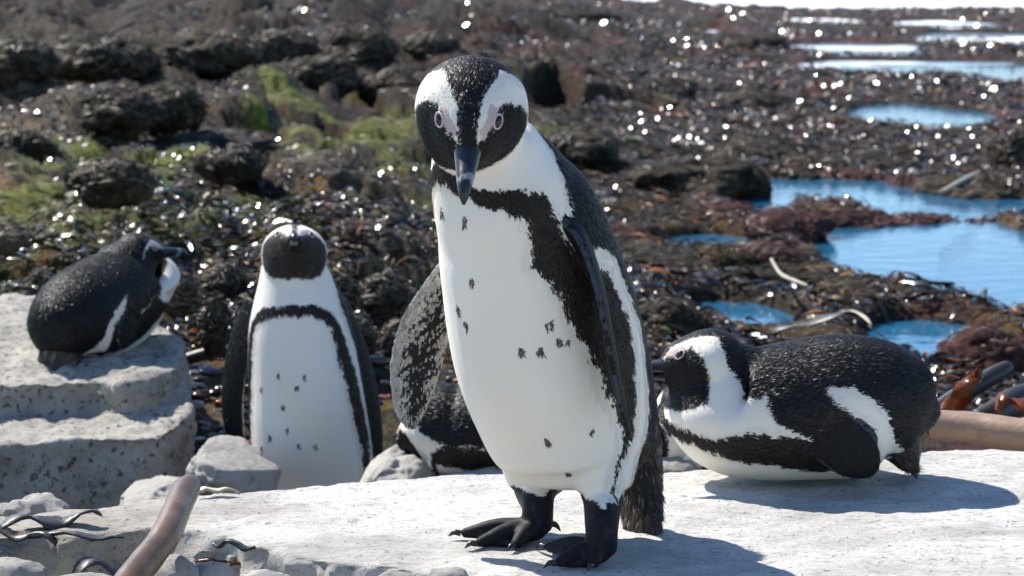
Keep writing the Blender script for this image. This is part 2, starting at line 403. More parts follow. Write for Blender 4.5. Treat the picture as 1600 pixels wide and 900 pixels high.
    if len(spots):
        me.calc_loop_triangles(); bt_ = BVHTree.FromPolygons([tuple(x) for x in V], [tuple(t.vertices) for t in me.loop_triangles])
        hits = [bt_.ray_cast(Vector((0, 0, CAMH)), Vector(ray(*q))) for q in spots]
        spot_pts = np.array([h[0] for h in hits if h[0] is not None]).reshape(-1, 3)
    c, z, flow, sd, s, th = paint(V, N, D)
    colattr(me, c); obj('body', me, M['body'], root)
    # ---- plumage: short feathers laid along the body
    me.calc_loop_triangles(); tri = np.empty(len(me.loop_triangles)*3, np.int32); me.loop_triangles.foreach_get('vertices', tri); tri = tri.reshape(-1, 3)
    ar = np.linalg.norm(np.cross(V[tri[:, 1]]-V[tri[:, 0]], V[tri[:, 2]]-V[tri[:, 0]]), axis=1)
    pick = rng.choice(len(tri), nfeather, p=ar/ar.sum()); b = rng.dirichlet((1, 1, 1), nfeather)
    t3_ = tri[pick]; X = (V[t3_]*b[:, :, None]).sum(1); Nn = nrm((N[t3_]*b[:, :, None]).sum(1)); Dz = (D[t3_]*b[:, :, None]).sum(1)
    c, z, flow, sd, s, th = paint(X, Nn, Dz)
    fl = nrm(flow-(flow*Nn).sum(1)[:, None]*Nn); side = np.cross(Nn, fl)
    ang = rng.normal(size=len(X))*.22; fl = fl*np.cos(ang)[:, None]+side*np.sin(ang)[:, None]; side = np.cross(Nn, fl)
    L = rng.uniform(.0055, .0100, len(X)); W = rng.uniform(.0012, .0022, len(X)); lift = rng.uniform(.04, .16, len(X))
    hxx = (X-ho)/hs@hf; hzz = (X-ho)/hs@hu; hd = (z == 1) | ((np.hypot(hxx-.03, hzz+.02) < .065) & (s > .9)); L[hd] *= .5; W[hd] *= .75
    f2 = z == 2; L[f2] *= .45; W[f2] *= .7; lift[f2] *= .4
    f5 = z == 5; L[f5] *= 2.6; lift[f5] *= 1.3
    rump = (z == 0) & (s < .12) & (th > 70); L[rump] *= 1.5; lift[rump] *= 1.6
    wt = (c.mean(1) > .5); lift[wt] *= .45
    L *= flen; W *= flen
    keep = (z != 4) & ~((z == 1) & (((X-ho)/hs@hf) > .050))
    keep &= rng.random(len(X)) < np.where(wt, np.where(np.abs(sd) < .010, .8, .0), 1.0)
    X, Nn, fl, side, L, W, lift, c, wt = [q[keep] for q in (X, Nn, fl, side, L, W, lift, c, wt)]
    c = c*np.where(wt, rng.uniform(.95, 1.03, len(c)), rng.uniform(.6, 1.6, len(c)))[:, None]
    n = len(X); off = .0004
    a0 = X+Nn*off-fl*(L*.15)[:, None]; mid = X+fl*(L*.4)[:, None]+Nn*(off+L*lift*.35)[:, None]
    a1 = mid+side*(W*.5)[:, None]; a2 = mid-side*(W*.5)[:, None]; a3 = X+fl*(L*.9)[:, None]+Nn*(off+L*lift)[:, None]
    FV = np.stack([a0, a2, a3, a1], 1).reshape(-1, 3)
    if floor is not None: FV[:, 2] = np.maximum(FV[:, 2], floor)
    FQ = np.arange(4*n).reshape(-1, 4)
    fm = mesh_np('plumage', FV, FQ, True); colattr(fm, np.repeat(np.clip(c, 0, .9), 4, 0))
    jn = np.where(wt, .05, .22)[:, None]*rng.normal(size=(n, 3)); cn = nrm(Nn+jn); fm.normals_split_custom_set_from_vertices(np.repeat(cn, 4, 0).astype(np.float32).tolist())
    tag(obj('plumage', fm, M['feather'], root), kind='stuff')
    # ---- tail quills
    if tail:
        rows = np.array([[*r[0], *r[1], r[2], r[3]] for r in tail], float); tipdir = nrm(rows[-1, :3]-rows[-2, :3]); nq = 26; parts = []
        l_ = nrm(np.cross(tipdir, rows[-1, 3:6]))
        for k in range(nq):
            o = rows[-2, :3]+l_*rng.uniform(-1, 1)*rows[-2, 6]*.9+nrm(rows[-1, 3:6])*rng.uniform(-1, 1)*rows[-2, 7]*.8
            d = nrm(tipdir+l_*rng.normal()*.10+rng.normal(size=3)*.04); ln = np.linalg.norm(rows[-1, :3]-rows[-2, :3])*rng.uniform(.85, 1.25)
            e = o+d*ln
            if floor is not None: e[2] = max(e[2], floor+.001)
            parts.append(tube([o, o+d*ln*.5, (o+d*ln*.8+e*0) if e[2] > .0 or True else e, e], [.0028, .0026, .0018, .0004], 10, 6))
        V_, Q_, T_ = join(parts); tm = mesh_np('tail_quills', V_, [Q_, T_]); colattr(tm, A(.05, .043, .037)*(1+.8*np.clip(vnoise(V_*90, 4), -1, 1))[:, None]+0*V_)
        obj('tail_quills', tm, M['feather'], root)
    # ---- beak
    bx = np.linspace(0, 1, 26)
    ux = (.043+.068*bx)*hs
    uw = np.interp(bx, [0, .2, .5, .75, .92, 1], [.0145, .0125, .0095, .0075, .005, .0012])*hs
    ut = np.interp(bx, [0, .2, .5, .75, .92, 1], [.014, .011, .008, .0065, .004, .001])*hs
    uz = (-.004+np.interp(bx, [0, .3, .6, .8, .92, 1], [0, -.001, -.002, -.0035, -.008, -.014]))*hs
    C = ho+ux[:, None]*hf+uz[:, None]*hu; V_, Q_, T_ = loft(C, np.tile(hu, (26, 1)), uw, ut, ut*.55+.0005, 18)
    bm = mesh_np('upper_beak', V_, [Q_, T_]); lx = ((V_-ho)@hf)/hs
    bandm = (np.abs(lx-.091+.004*vnoise(V_*200, 1)) < .0035)
    colattr(bm, np.where(bandm[:, None], A(.22, .22, .23), A(.015, .015, .018))*(1+.3*vnoise(V_*300, 2))[:, None]); obj('upper_beak', bm, M['beak'], root)
    lx_ = (.042+.054*bx)*hs; lw = uw*.88; lt = np.interp(bx, [0, .3, .7, 1], [.009, .006, .0045, .001])*hs; lz = (-.0135+.0*bx)*hs-.001
    C = ho+lx_[:, None]*hf+lz[:, None]*hu; V_, Q_, T_ = loft(C, np.tile(hu, (26, 1)), np.maximum(lw, .001), lt*.8, lt, 16)
    bm = mesh_np('lower_beak', V_, [Q_, T_]); lx = ((V_-ho)@hf)/hs
    colattr(bm, np.where((np.abs(lx-.086) < .004)[:, None], A(.20, .20, .20), A(.018, .017, .019))); obj('lower_beak', bm, M['beak'], root)
    # ---- eyes
    bt = BVHTree.FromPolygons([tuple(x) for x in V], [tuple(x) for x in tri.tolist()])
    for sg in (-1, 1):
        dl = A(.0325, .070*sg, .0175)*hs
        o = ho+dl[0]*hf+dl[1]*hl+dl[2]*hu
        hit = bt.ray_cast(Vector(o), Vector(-hl*sg), .2)
        if hit[0] is None: continue
        p = np.array(hit[0]); nn = nrm(np.array(hit[1])); tx = nrm(hf*.9-hu*.42-np.dot(hf*.9-hu*.42, nn)*nn); ty = np.cross(nn, tx)
        ph = np.linspace(0, 2*math.pi, 28, endpoint=False)
        ring = [p+nn*.0004+tx*math.cos(q)*.0070*hs+ty*math.sin(q)*.0047*hs for q in ph]; ring = np.array(ring+[ring[0], ring[1]])
        rr = np.full(len(ring), .0010*hs); V_, Q_, T_ = loft(ring, np.tile(nn, (len(ring), 1)), rr, rr, rr, 8)
        obj('eye_ring', mesh_np('eye_ring', V_, [Q_, T_]), M['eye_ring'], root)
        k = np.linspace(-1, 1, 14); rad = np.sqrt(np.maximum(1-k*k, 0.0004))
        C = p-nn*.001+nn[None]*(k*.0046*hs)[:, None]; V_, Q_, T_ = loft(C, np.tile(tx, (14, 1)), rad*.0044*hs, rad*.0066*hs, rad*.0066*hs, 16)
        obj('eye', mesh_np('eye', V_, [Q_, T_]), M['eye'], root)
    for (o, d, ln) in claws:
        d = nrm(d); V_, Q_, T_ = tube([o, o+d*ln*.5+A(0, 0, .001), o+d*ln+A(0, 0, -.004)], [.0042, .0034, .0006], 12, 10)
        V_[:, 2] = np.maximum(V_[:, 2], (floor or 0)+.0005)
        obj('claw', mesh_np('claw', V_, [Q_, T_]), M['claw'], root)
    return root, me

def main_penguin():
    F = A(-math.sin(math.radians(40)), -math.cos(math.radians(40)), 0)
    rows = [(.00, 905, 756, 3.03, .035, .035, .035), (.06, 903, 738, 3.03, .078, .072, .075), (.16, 896, 695, 3.03, .104, .100, .10),
            (.30, 881, 625, 3.02, .115, .116, .112), (.46, 862, 552, 3.00, .118, .124, .116), (.60, 844, 482, 2.985, .115, .121, .116),
            (.72, 825, 414, 2.965, .108, .110, .113), (.82, 806, 354, 2.945, .099, .098, .106), (.90, 784, 304, 2.925, .086, .083, .096),
            (.97, 766, 258, 2.91, .074, .060, .080), (1.03, 756, 215, 2.895, .058, .046, .055), (1.06, 752, 195, 2.885, .03, .03, .03)]
    spine = [(r[0], P(r[1], r[2], r[3]), F if r[0] < .9 else nrm(F+A(.35, -.1, 0)), *r[4:]) for r in rows]
    head = (P(736, 177, 2.84), A(-.05, -.82, -.57), A(0, -.57, .82), 1.22)
    Lf = A(-F[1], F[0], 0)
    ch = nrm(A(1, .25, .22))
    fr = [(712, 405, 3.045, 24, .008), (686, 462, 3.05, 40, .008), (664, 512, 3.055, 49, .0075), (652, 560, 3.055, 49, .007), (645, 600, 3.05, 43, .006), (641, 640, 3.045, 31, .005), (643, 662, 3.04, 17, .004), (645, 672, 3.04, 5, .003)]
    flr = [(P(x, y, Y), ch, h*.9/1262.0, t) for x, y, Y, h, t in fr]
    fl_ = [(880, 338, 2.90, .020, .012), (908, 375, 2.875, .028, .011), (932, 440, 2.86, .032, .009), (948, 515, 2.855, .032, .0085), (962, 590, 2.86, .029, .0075), (974, 645, 2.865, .020, .006), (982, 678, 2.87, .010, .004), (985, 690, 2.87, .003, .002)]
    fll = [(P(x, y, Y), nrm(A(-.06, -1, 0)), h, t*.8) for x, y, Y, h, t in fl_]
    flips = [dict(rows=flr, out=A(-.35, .93, .1)), dict(rows=fll, out=Lf, dark=True)]
    gr = G(840, 846); gl = G(940, 882)
    def leg(hip, mid, low, g, skin, tips, r0):
        an = g+A(0, 0, .022)
        toes = []; webs = []
        st = an+A(0, 0, -.006)
        for t in tips:
            m = st*.5+t*.5; toes.append(([st, A(m[0], m[1], .019), A(*(st*.18+t*.82)[:2], .011), A(t[0], t[1], .008)], [.015, .0105, .009, .006]))
        for a_, b_ in ((0, 1), (1, 2)):
            ta = g*.2+tips[a_]*.8; tb = g*.2+tips[b_]*.8
            webs.append(((A(*g[:2], .001), A(*ta[:2], .001), A(*tb[:2], .001)), .011))
        return dict(pts=[hip, mid, low, g+A(0, 0, .05), g+A(0, 0, .018), g+A(0, 0, .012)], rad=[r0, r0*.78, .027, .021, .019, .013], skin=skin, toes=toes, webs=webs)
    tr = [G(720, 843), G(744, 859), G(803, 862)]; tl = [G(853, 865), G(868, 890), G(925, 893)]
    legs = [leg(P(845, 695, 3.075), P(840, 735, 3.082), P(837, 770, 3.088), gr, P(838, 752, 3.085)[2], tr, .060),
            leg(P(930, 695, 2.99), P(940, 740, 2.985), P(942, 775, 2.982), gl, P(938, 770, 2.985)[2], tl, .058)]
    claws = [(A(*t[:2], .008), t-g, .016) for g, ts in ((gr, tr), (gl, tl)) for t in ts]
    claws.append((gr+A(.018, .012, .02), A(1, .4, -.6), .014))
    B = -F
    tail = [(P(965, 610, 3.10), B, .05, .035), (P(985, 680, 3.115), B, .042, .024), (P(997, 750, 3.115), B, .036, .016), (P(1003, 800, 3.10), B, .032, .010), (P(1005, 838, 3.09), B, .026, .005)]
    table = MAIN_T
    r, me = build_penguin('large standing penguin hunched forward with head lowered, at the front on the pale slab', (gr+gl)/2, spine, head, flips, legs, tail, table, 3, 0.0026, 170000, MAIN_SPOTS, claws, smooth_it=16, flen=.92, skew=.10, neckpaint=False)
    return r, me
MAIN_SPOTS = [(726, 347), (682, 363), (737, 441), (716, 486), (728, 510), (859, 507), (815, 548), (845, 551), (873, 532), (888, 535), (855, 690), (924, 675), (887, 740), (690, 332)]

def lying(label, origin, heading, seed, hyaw=0.0, hpitch=0.0, hpos=(.172, 0, .158), hs=1.08, k=1.0, voxel=.0035, nf=75000, floor=0.0, feet=True, foldside=(1, -1), hroll=0.0, flen=.95, tilt=0.0, table=None, xs=1.0, tk=1.0):
    h = nrm(A(*heading, 0)); l = A(-h[1], h[0], 0); up = A(0, 0, 1); o = np.asarray(origin, float)
    ct, st_ = math.cos(tilt), math.sin(tilt)
    def W(x, y, z):
        x, z = (x+.15)*ct-z*st_-.15, (x+.15)*st_+z*ct
        return o+h*x*k+l*y*k+up*z*k
    def Dv(x, y, z): return nrm(h*(x*ct-z*st_)+l*y+up*(x*st_+z*ct))
    hp = hpos
    nx = lambda t: (.15+(hp[0]-.15)*t)
    rows = [(.00, -.190, .070, .040, .032, .040), (.05, -.178, .080, .066, .060, .066), (.14, -.135, .100, .099, .098, .102), (.30, -.06, .108, .116, .107, .110),
            (.46, .02, .104, .119, .104, .106), (.60, .085, .100, .116, .100, .100), (.72, .132, .100, .108, .094, .092), (.82, .158, .110, .098, .086, .084)]
    spine = [(s, W(x*(.80 if x < 0 else .88)*xs, 0, z), Dv(max(0, (s-.6)*2.2), 0, -1), a*k, (bf+max(0, x+.15)*st_*.9)*k, bb*k) for s, x, z, a, bf, bb in rows]
    e = A(*hp)
    p0 = A(.139, 0, .114)
    for s, t, a in ((.90, .40, .078), (.97, .75, .062), (1.03, 1.0, .050), (1.06, 1.1, .03)):
        q = p0+(e-p0)*t; spine.append((s, W(*q), Dv(.8, 0, -.55), a*k, a*k, a*k))
    cy, sy, cp, sp = math.cos(hyaw), math.sin(hyaw), math.cos(hpitch), math.sin(hpitch)
    head = (W(*hp), Dv(cy*cp, sy*cp, sp), Dv(-cy*sp, -sy*sp+hroll, cp), hs*k)
    flips = []
    for sg in foldside:
        rr = [(.040, .090, .118, .030, .010), (.010, .104, .102, .040, .009), (-.020, .111, .080, .044, .008), (-.046, .113, .058, .040, .007), (-.064, .112, .042, .028, .006), (-.076, .110, .030, .010, .004)]
        flips.append(dict(rows=[(W(x, y*sg, z), Dv(-.66, 0, .75), c*k, t*k) for x, y, z, c, t in rr], out=Dv(0, sg, .2)))
    legs = []
    if feet:
        for sg in (1, -1):
            legs.append(dict(pts=[W(-.09, .06*sg, .05), W(-.12, .068*sg, .03), W(-.145, .072*sg, .016), W(-.165, .074*sg, .010)], rad=[.03*k, .022*k, .014*k, .010*k], skin=o[2]+.06*k,
                             toes=[([W(-.15, .072*sg, .012), W(-.175, (.072+d*.4)*sg, .010), W(-.20, (.074+d)*sg, .008)], [.010*k, .008*k, .005*k]) for d in (-.015, .008, .03)]))
    tail = [(W(-.12*xs, 0, .075), up, .062*k, .045*k), (W((-.12-.025*tk)*xs, 0, .052), up, .056*k, .034*k), (W((-.12-.052*tk)*xs, 0, .030), up, .044*k, .018*k), (W((-.12-.076*tk)*xs, 0, .016), up, .028*k, .006*k)]
    table = table or LIE_T
    return build_penguin(label, o, spine, head, flips, legs, tail, table, seed, voxel*k, nf, (), (), o[2]+.002 if floor is not None else None, flen=flen, smooth_it=18, extra=[([W(hp[0]-.015, hp[1], hp[2]-.005), W(hp[0]-.06, hp[1]*.5, hp[2]-.035), W(hp[0]-.11, 0, .12)], [.052*k, .066*k, .080*k])])

def left_penguin():
    Y0 = 4.80; F = nrm(A(-.16, -1, 0)); k = Y0/FPX
    rows = [(.00, 498, 838, 40), (.06, 498, 822, 68), (.16, 496, 780, 90), (.30, 490, 715, 97), (.46, 484, 650, 96), (.60, 478, 588, 91), (.72, 471, 530, 84), (.82, 467, 488, 76), (.90, 463, 452, 64), (.97, 460, 425, 54), (1.03, 460, 402, 46), (1.06, 460, 392, 28)]
    spine = [(s, P(x, y, Y0), F, w*k, w*k*1.02, w*k*1.0) for s, x, y, w in rows]
    head = (P(460, 392, Y0-.02), A(.08, -.89, .44), A(0, .44, .89), 1.20)
    f1 = [(398, 470, 18), (378, 530, 22), (366, 590, 21), (363, 640, 20), (370, 690, 17), (382, 722, 11), (389, 737, 4)]
    f2 = [(528, 472, 18), (553, 530, 18), (570, 585, 17), (582, 640, 15), (588, 690, 12), (590, 725, 8), (591, 746, 3)]
    flips = [dict(rows=[(P(x, y, Y0+.02), nrm(A(.8, -.6, .0)), w*k*1.2, .0075) for x, y, w in f1], out=A(-.8, -.5, 0)),
             dict(rows=[(P(x, y, Y0-.0), nrm(A(-.45, -.9, 0)), w*k*1.6, .0075) for x, y, w in f2], out=A(.9, -.45, 0))]
    gz = P(480, 838, Y0)[2]-.02
    legs = []
    for x in (455, 530):
        b = P(x, 845, Y0); b[2] = gz
        legs.append(dict(pts=[b+A(0, 0, .09), b+A(0, 0, .05), b+A(0, -.005, .015)], rad=[.05, .028, .018], skin=gz+.03, toes=[([b+A(0, 0, .015), b+A(d, -.05, .012), b+A(d*2, -.09, .008)], [.014, .01, .006]) for d in (-.018, 0, .018)]))
    tail = [(P(498, 760, Y0+.10), A(0, 1, 0), .05, .03), (P(498, 800, Y0+.12), A(0, 1, 0), .04, .02), (P(498, 835, Y0+.14), A(0, 1, 0), .03, .006)]
    return build_penguin('upright standing penguin facing forward behind the slab, flippers hanging at its sides', P(490, 845, Y0)*A(1, 1, 0)+A(0, 0, gz), spine, head, flips, legs, tail, STD_T, 21, .0034, 70000, LEFT_SPOTS, flen=1.1, mrz=.040, face=A(.034, .026, .021), crown_k=.45)
LEFT_SPOTS = [(435, 586), (475, 591), (464, 607), (441, 637), (449, 672), (421, 683), (466, 696), (493, 699), (408, 607), (409, 702), (480, 430), (442, 766)]
# ------------------------------------------------------------------ the setting: ground, weedy shore, water
def m_ground():
    m, nt, b = mat('wet_weed_ground'); a = nd(nt, 'ShaderNodeAttribute', attribute_name='Col'); p = geo_pos(nt)
    n1 = noise(nt, 26, 7, 0.75, p, 0.4); n2 = noise(nt, 90, 4, 0.7, p)
    v = ramp(nt, n1.outputs[0], [(0.3, (.35,)*3), (0.5, (1.0,)*3), (0.70, (2.0,)*3)])
    c = mixc(nt, 1.0, a.outputs['Color'], v.outputs[0], 'MULTIPLY'); nt.links.new(c, b.inputs['Base Color'])
    r = ramp(nt, n2.outputs[0], [(0.35, (.42,)*3), (0.65, (.8,)*3)]); nt.links.new(r.outputs[0], b.inputs['Roughness'])
    b.inputs['Specular IOR Level'].default_value = 0.06
    b1 = bump(nt, b, n1.outputs[0], 1.0, 0.03); bump(nt, b, n2.outputs[0], 0.8, 0.008, b1)
    return m
M['ground'] = m_ground()
def m_weed(name, rough, spec=.2):
    m, nt, b = mat(name); a = nd(nt, 'ShaderNodeAttribute', attribute_name='Col'); nt.links.new(a.outputs['Color'], b.inputs['Base Color'])
    b.inputs['Roughness'].default_value = rough; b.inputs['Specular IOR Level'].default_value = spec
    n = noise(nt, 60, 3, 0.6, geo_pos(nt)); bump(nt, b, n.outputs[0], 0.5, 0.006)
    return m
M['weed'] = m_weed('damp_seaweed', 0.5); M['weed_wet'] = m_weed('wet_seaweed', 0.2, .6)
def m_water():
    m, nt, b = mat('pool_and_sea_water'); p = geo_pos(nt)
    sp = nd(nt, 'ShaderNodeSeparateXYZ'); nt.links.new(p, sp.inputs[0])
    b.inputs['Roughness'].default_value = 0.06; b.inputs['IOR'].default_value = 1.333
    mp = nd(nt, 'ShaderNodeMapping'); mp.inputs['Scale'].default_value = (0.7, 1.5, 1); nt.links.new(p, mp.inputs['Vector'])
    w1 = noise(nt, 7, 3, 0.5, mp.outputs[0], 0.3); w2 = noise(nt, 30, 2, 0.5, mp.outputs[0])
    b1 = bump(nt, b, w1.outputs[0], 0.07, 0.05); bump(nt, b, w2.outputs[0], 0.04, 0.012, b1)
    mf = nd(nt, 'ShaderNodeMapping'); mf.inputs['Scale'].default_value = (0.10, 0.30, 1); nt.links.new(p, mf.inputs['Vector'])
    nf = noise(nt, 2.2, 6, 0.65, mf.outputs[0], 0.5)
    far = nd(nt, 'ShaderNodeMapRange'); far.inputs[1].default_value = 14; far.inputs[2].default_value = 42; far.inputs[3].default_value = -0.13; far.inputs[4].default_value = 0.20
    nt.links.new(sp.outputs[1], far.inputs[0])
    ad = nd(nt, 'ShaderNodeMath', operation='ADD'); nt.links.new(nf.outputs[0], ad.inputs[0]); nt.links.new(far.outputs[0], ad.inputs[1])
    foam_glare = ramp(nt, ad.outputs[0], [(0.52, (0,)*3), (0.60, (1,)*3)])  # white in the water colour: surf foam, plus glare painted on the far pools
    nv = noise(nt, .7, 2, .5, p); wc = ramp(nt, nv.outputs[0], [(.3, (.010, .085, .17)), (.7, (.018, .11, .20))]); c = mixc(nt, foam_glare.outputs[0], wc.outputs[0], (.80, .82, .84)); nt.links.new(c, b.inputs['Base Color'])
    rr = nd(nt, 'ShaderNodeMapRange'); rr.inputs[3].default_value = 0.06; rr.inputs[4].default_value = 0.8; nt.links.new(foam_glare.outputs[0], rr.inputs[0]); nt.links.new(rr.outputs[0], b.inputs['Roughness'])
    return m
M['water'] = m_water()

def wpix(cx, cy, rx, ry, z=WL):              # an ellipse of the water plane seen around a pixel
    c = G(cx, cy, z); a = G(cx, cy-ry, z)[1]; b = G(cx, cy+ry, z)[1]
    return c[0], 0.5*(a+b), rx*1.1*c[1]/FPX, 0.65*(a-b)
POOLS = [wpix(*q) for q in [(1010, 294, 90, 8), (1255, 300, 150, 15), (1490, 324, 130, 13), (1175, 322, 45, 22), (1395, 398, 105, 40), (1540, 410, 150, 62), (1110, 383, 75, 13), (1140, 500, 100, 24),
         (1500, 548, 120, 36), (1440, 184, 110, 14), (985, 193, 65, 7), (868, 198, 45, 14), (1340, 78, 90, 9), (1400, 106, 140, 8), (1570, 116, 80, 16), (1250, 456, 60, 7), (1240, 4, 300, 6), (1010, 6, 120, 6), (740, 5, 50, 5), (1560, 62, 110, 7), (1290, 34, 50, 4), (1480, 40, 70, 5), (1110, 52, 30, 3)]]
def ground_z(X, Y):
    X = np.asarray(X, float); Y = np.asarray(Y, float); Z0 = np.zeros_like(X)
    side = sstep(.10, -.12, X/Y+.05*vnoise(np.stack([Y*.3, X*.3, Z0], -1), 71))            # 1 on the left bank
    base = WL+.006+.12*side+.022*fbm(np.stack([X*.8, Y*.8, Z0], -1), 3, 5)
    base = base+side*.22*sstep(8, 26, Y)
    pool = np.full(X.shape, -9.0)
    wob = .30*fbm(np.stack([X*2.6, Y*2.0, Z0], -1), 4, 12)
    for cx, cy, rx, ry in POOLS:
        pool = np.maximum(pool, 1-np.sqrt(((X-cx)/rx)**2+((Y-cy)/ry)**2)+wob)
    wpool = sstep(-.22, .08, pool)
    d1, i1 = worley2(X*1.5+.35*vnoise(np.stack([X*2, Y*2, Z0], -1), 3), Y*.95, 21); d2, i2 = worley2(X*2.7+.45*vnoise(np.stack([X*4, Y*4, Z0], -1), 4), Y*2.6+.4*vnoise(np.stack([X*3, Y*3, Z0], -1), 6), 22)
    big = np.clip(1-d1*1.25, 0, 1)**.8*(.35+i1); mid = np.sqrt(np.clip(1-d2*d2*1.3, 0, 1))*(.3+i2*.7)
    fine = fbm(np.stack([X*14, Y*10, Z0], -1), 4, 31, .62); ridg = 1-np.abs(fbm(np.stack([X*5, Y*4, Z0], -1), 3, 41))*2
    near = sstep(7.2, 5.4, Y)
    z = base+(.02+.20*side)*big*(1-.9*near)*(.6+.4*sstep(6, 14, Y))+(.042+.138*side)*mid*(1-.8*near)+(.012+.012*side)*fine+(.008+.012*side)*ridg
    z = z*(1-wpool)+(WL-.07+.02*fine)*wpool
    z = z-.10*sstep(37, 43, Y)*(1-side)
    lo = sstep(4.9, 4.3, Y)
    return z*(1-lo)+(WL+.04+.02*fine)*lo, side, wpool, pool
def build_ground():
    yy = np.linspace(1180, -6, 760); Yr = np.array([G(800, y, WL)[1] for y in yy])
    u = np.linspace(-.38, .38, 720)
    Y = np.repeat(Yr[:, None], len(u), 1); X = Y*u[None, :]
    z, side, wp, pool = ground_z(X, Y)
    V = np.stack([X, Y, z], -1).reshape(-1, 3); n, m = X.shape
    i = np.arange(n-1)[:, None]*m; j = np.arange(m-1)[None, :]
    F = np.stack([i+j, i+j+1, i+m+j+1, i+m+j], -1).reshape(-1, 4)
    me = mesh_np('shore_ground', V, F)
    X1, Y1, Z1, sd_ = X.ravel(), Y.ravel(), z.ravel(), side.ravel(); q = np.stack([X1, Y1, 0*X1], 1)
    c = np.tile(A(.048, .038, .027), (len(V), 1))*(1-.45*sd_*sstep(15, 24, Y1))[:, None]
    red = sstep(.0, .5, fbm(q*2.2, 3, 51))*(1-sd_*.7); c = c*(1-red[:, None])+A(.085, .038, .030)*red[:, None]
    och = sstep(.15, .5, fbm(q*4.5+7, 3, 52))*sstep(16, 8, Y1); c = c*(1-och[:, None])+A(.14, .085, .028)*och[:, None]
    grn = sstep(.10, .32, fbm(q*A(1.3, 1.0, 1)+3, 3, 53))*sd_*np.exp(-((Y1-10.5)/3.6)**2)*sstep(-.1, .3, fbm(q*6, 2, 54)+.3)*1.0; c = c*(1-grn[:, None])+A(.16, .18, .035)*grn[:, None]
    gry = sstep(.1, .5, fbm(q*3.2+17, 3, 55))*sd_*sstep(17, 9, Y1); c = c*(1-.7*gry[:, None])+A(.20, .165, .115)*.7*gry[:, None]
    colattr(me, c); o = obj('shore_ground', me, M['ground']); tag(o, kind='structure')
    return o
build_ground()
# pale rocky shore under and behind the camera, and the sea bed beneath everything
def sheet(name, x0, x1, y0, y1, z, nx, ny, amp, sc, m, kind='structure'):
    X, Y = np.meshgrid(np.linspace(x0, x1, nx), np.linspace(y0, y1, ny)); q = np.stack([X*sc, Y*sc, 0*X], -1)
    Z = z+amp*fbm(q, 4, 61); V = np.stack([X, Y, Z], -1).reshape(-1, 3)
    i = np.arange(ny-1)[:, None]*nx; j = np.arange(nx-1)[None, :]; F = np.stack([i+j, i+j+1, i+nx+j+1, i+nx+j], -1).reshape(-1, 4)
    o = obj(name, mesh_np(name, V, F), m); tag(o, kind=kind); return o
sheet('shore_rock', -12, 12, -14, 3.6, -.36, 130, 120, .05, 1.6, M['shore'])
M['seabed'] = m_simple('dark_sea_bed', (.035, .035, .032), .8, .3, 2, .3, .3)
sheet('sea_bed', -3000, 3000, -3000, 3000, -1.6, 3, 3, 0, 1, M['seabed'])
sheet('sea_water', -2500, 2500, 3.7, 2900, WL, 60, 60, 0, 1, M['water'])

# ------------------------------------------------------------------ rocks
M['fragment'] = m_rock('broken_slab_rock', (0.40, 0.385, 0.36), (0.17, 0.16, 0.15), (0.10, 0.10, 0.10), 90, 0.9, False, 0.62, 0.010, 60)
def rock_from_polys(polys, voxel, sm, amps, seed, zscale=1.0):
    parts = []
    for pts, zt, zb in polys:
        pts = np.asarray(pts, float)
        ar = 0.5*np.sum(pts[:, 0]*np.roll(pts[:, 1], -1)-np.roll(pts[:, 0], -1)*pts[:, 1])
        if ar < 0: pts = pts[::-1]
        n = len(pts); V = np.vstack([np.c_[pts, np.full(n, zb)], np.c_[pts, np.full(n, zt)]])
        j = np.arange(n); k = (j+1) % n; Q = np.stack([j, k, k+n, j+n], 1)
        bm_top = list(range(n, 2*n)); 
        parts.append((V, Q, n))
    import bmesh
    bm = bmesh.new()
    for V, Q, n in parts:
        vs = [bm.verts.new(v) for v in V]
        for q in Q: bm.faces.new([vs[i] for i in q])
        bm.faces.new([vs[i] for i in range(n, 2*n)]); bm.faces.new([vs[i] for i in range(n-1, -1, -1)])
    bmesh.ops.triangulate(bm, faces=bm.faces[:]); me0 = bpy.data.meshes.new('t'); bm.to_mesh(me0); bm.free()
    V = verts_of(me0); F = np.array([tuple(p.vertices) for p in me0.polygons]); bpy.data.meshes.remove(me0)
    me = remesh(V, F, voxel, sm); V = verts_of(me); N = normals_of(me)
    d = np.zeros(len(V))
    for a, sc, oc in amps:
        d += a*fbm(V*A(sc, sc, sc*zscale)+seed, oc, seed, .55)
    set_verts(me, V+N*d[:, None]); return me
def gp(px, py, z): return tuple(G(px, py, z)[:2])
bk = [(-260, 822), (-100, 812), (0, 806), (120, 792), (232, 778), (330, 768), (400, 764), (480, 757), (600, 747), (700, 739), (820, 733), (960, 735), (1100, 733), (1200, 728), (1300, 720), (1450, 704), (1600, 698), (1760, 690), (2100, 684)]
ft = [(2100, 1010), (1500, 1000), (1000, 950), (820, 915), (720, 894), (640, 882), (590, 884), (560, 876), (520, 878), (490, 868), (455, 870), (430, 856), (390, 850), (355, 836), (300, 828), (240, 822), (170, 828), (120, 836), (60, 832), (0, 840), (-260, 850)]
me = rock_from_polys([([gp(x, y, 0) for x, y in bk+ft], 0.0, -.40)], .011, 3, [(.010, 5, 4), (.012, 22, 4)], 5)
V = verts_of(me); top = sstep(-.05, -.01, V[:, 2]); qq = V*A(1, 1, 0)
rough = fbm(V*A(30, 30, 30), 4, 77, .6)
lowl = sstep(-.42, -.62, V[:, 0])*sstep(3.12, 2.95, V[:, 1])
flat = .0035*rough+.004*fbm(V*A(9, 18, 9), 3, 78)
V[:, 2] = np.where(V[:, 2] > -.035, V[:, 2]*.25+flat-.002-.03*lowl*(.7+.6*fbm(V*14, 3, 79)), V[:, 2])
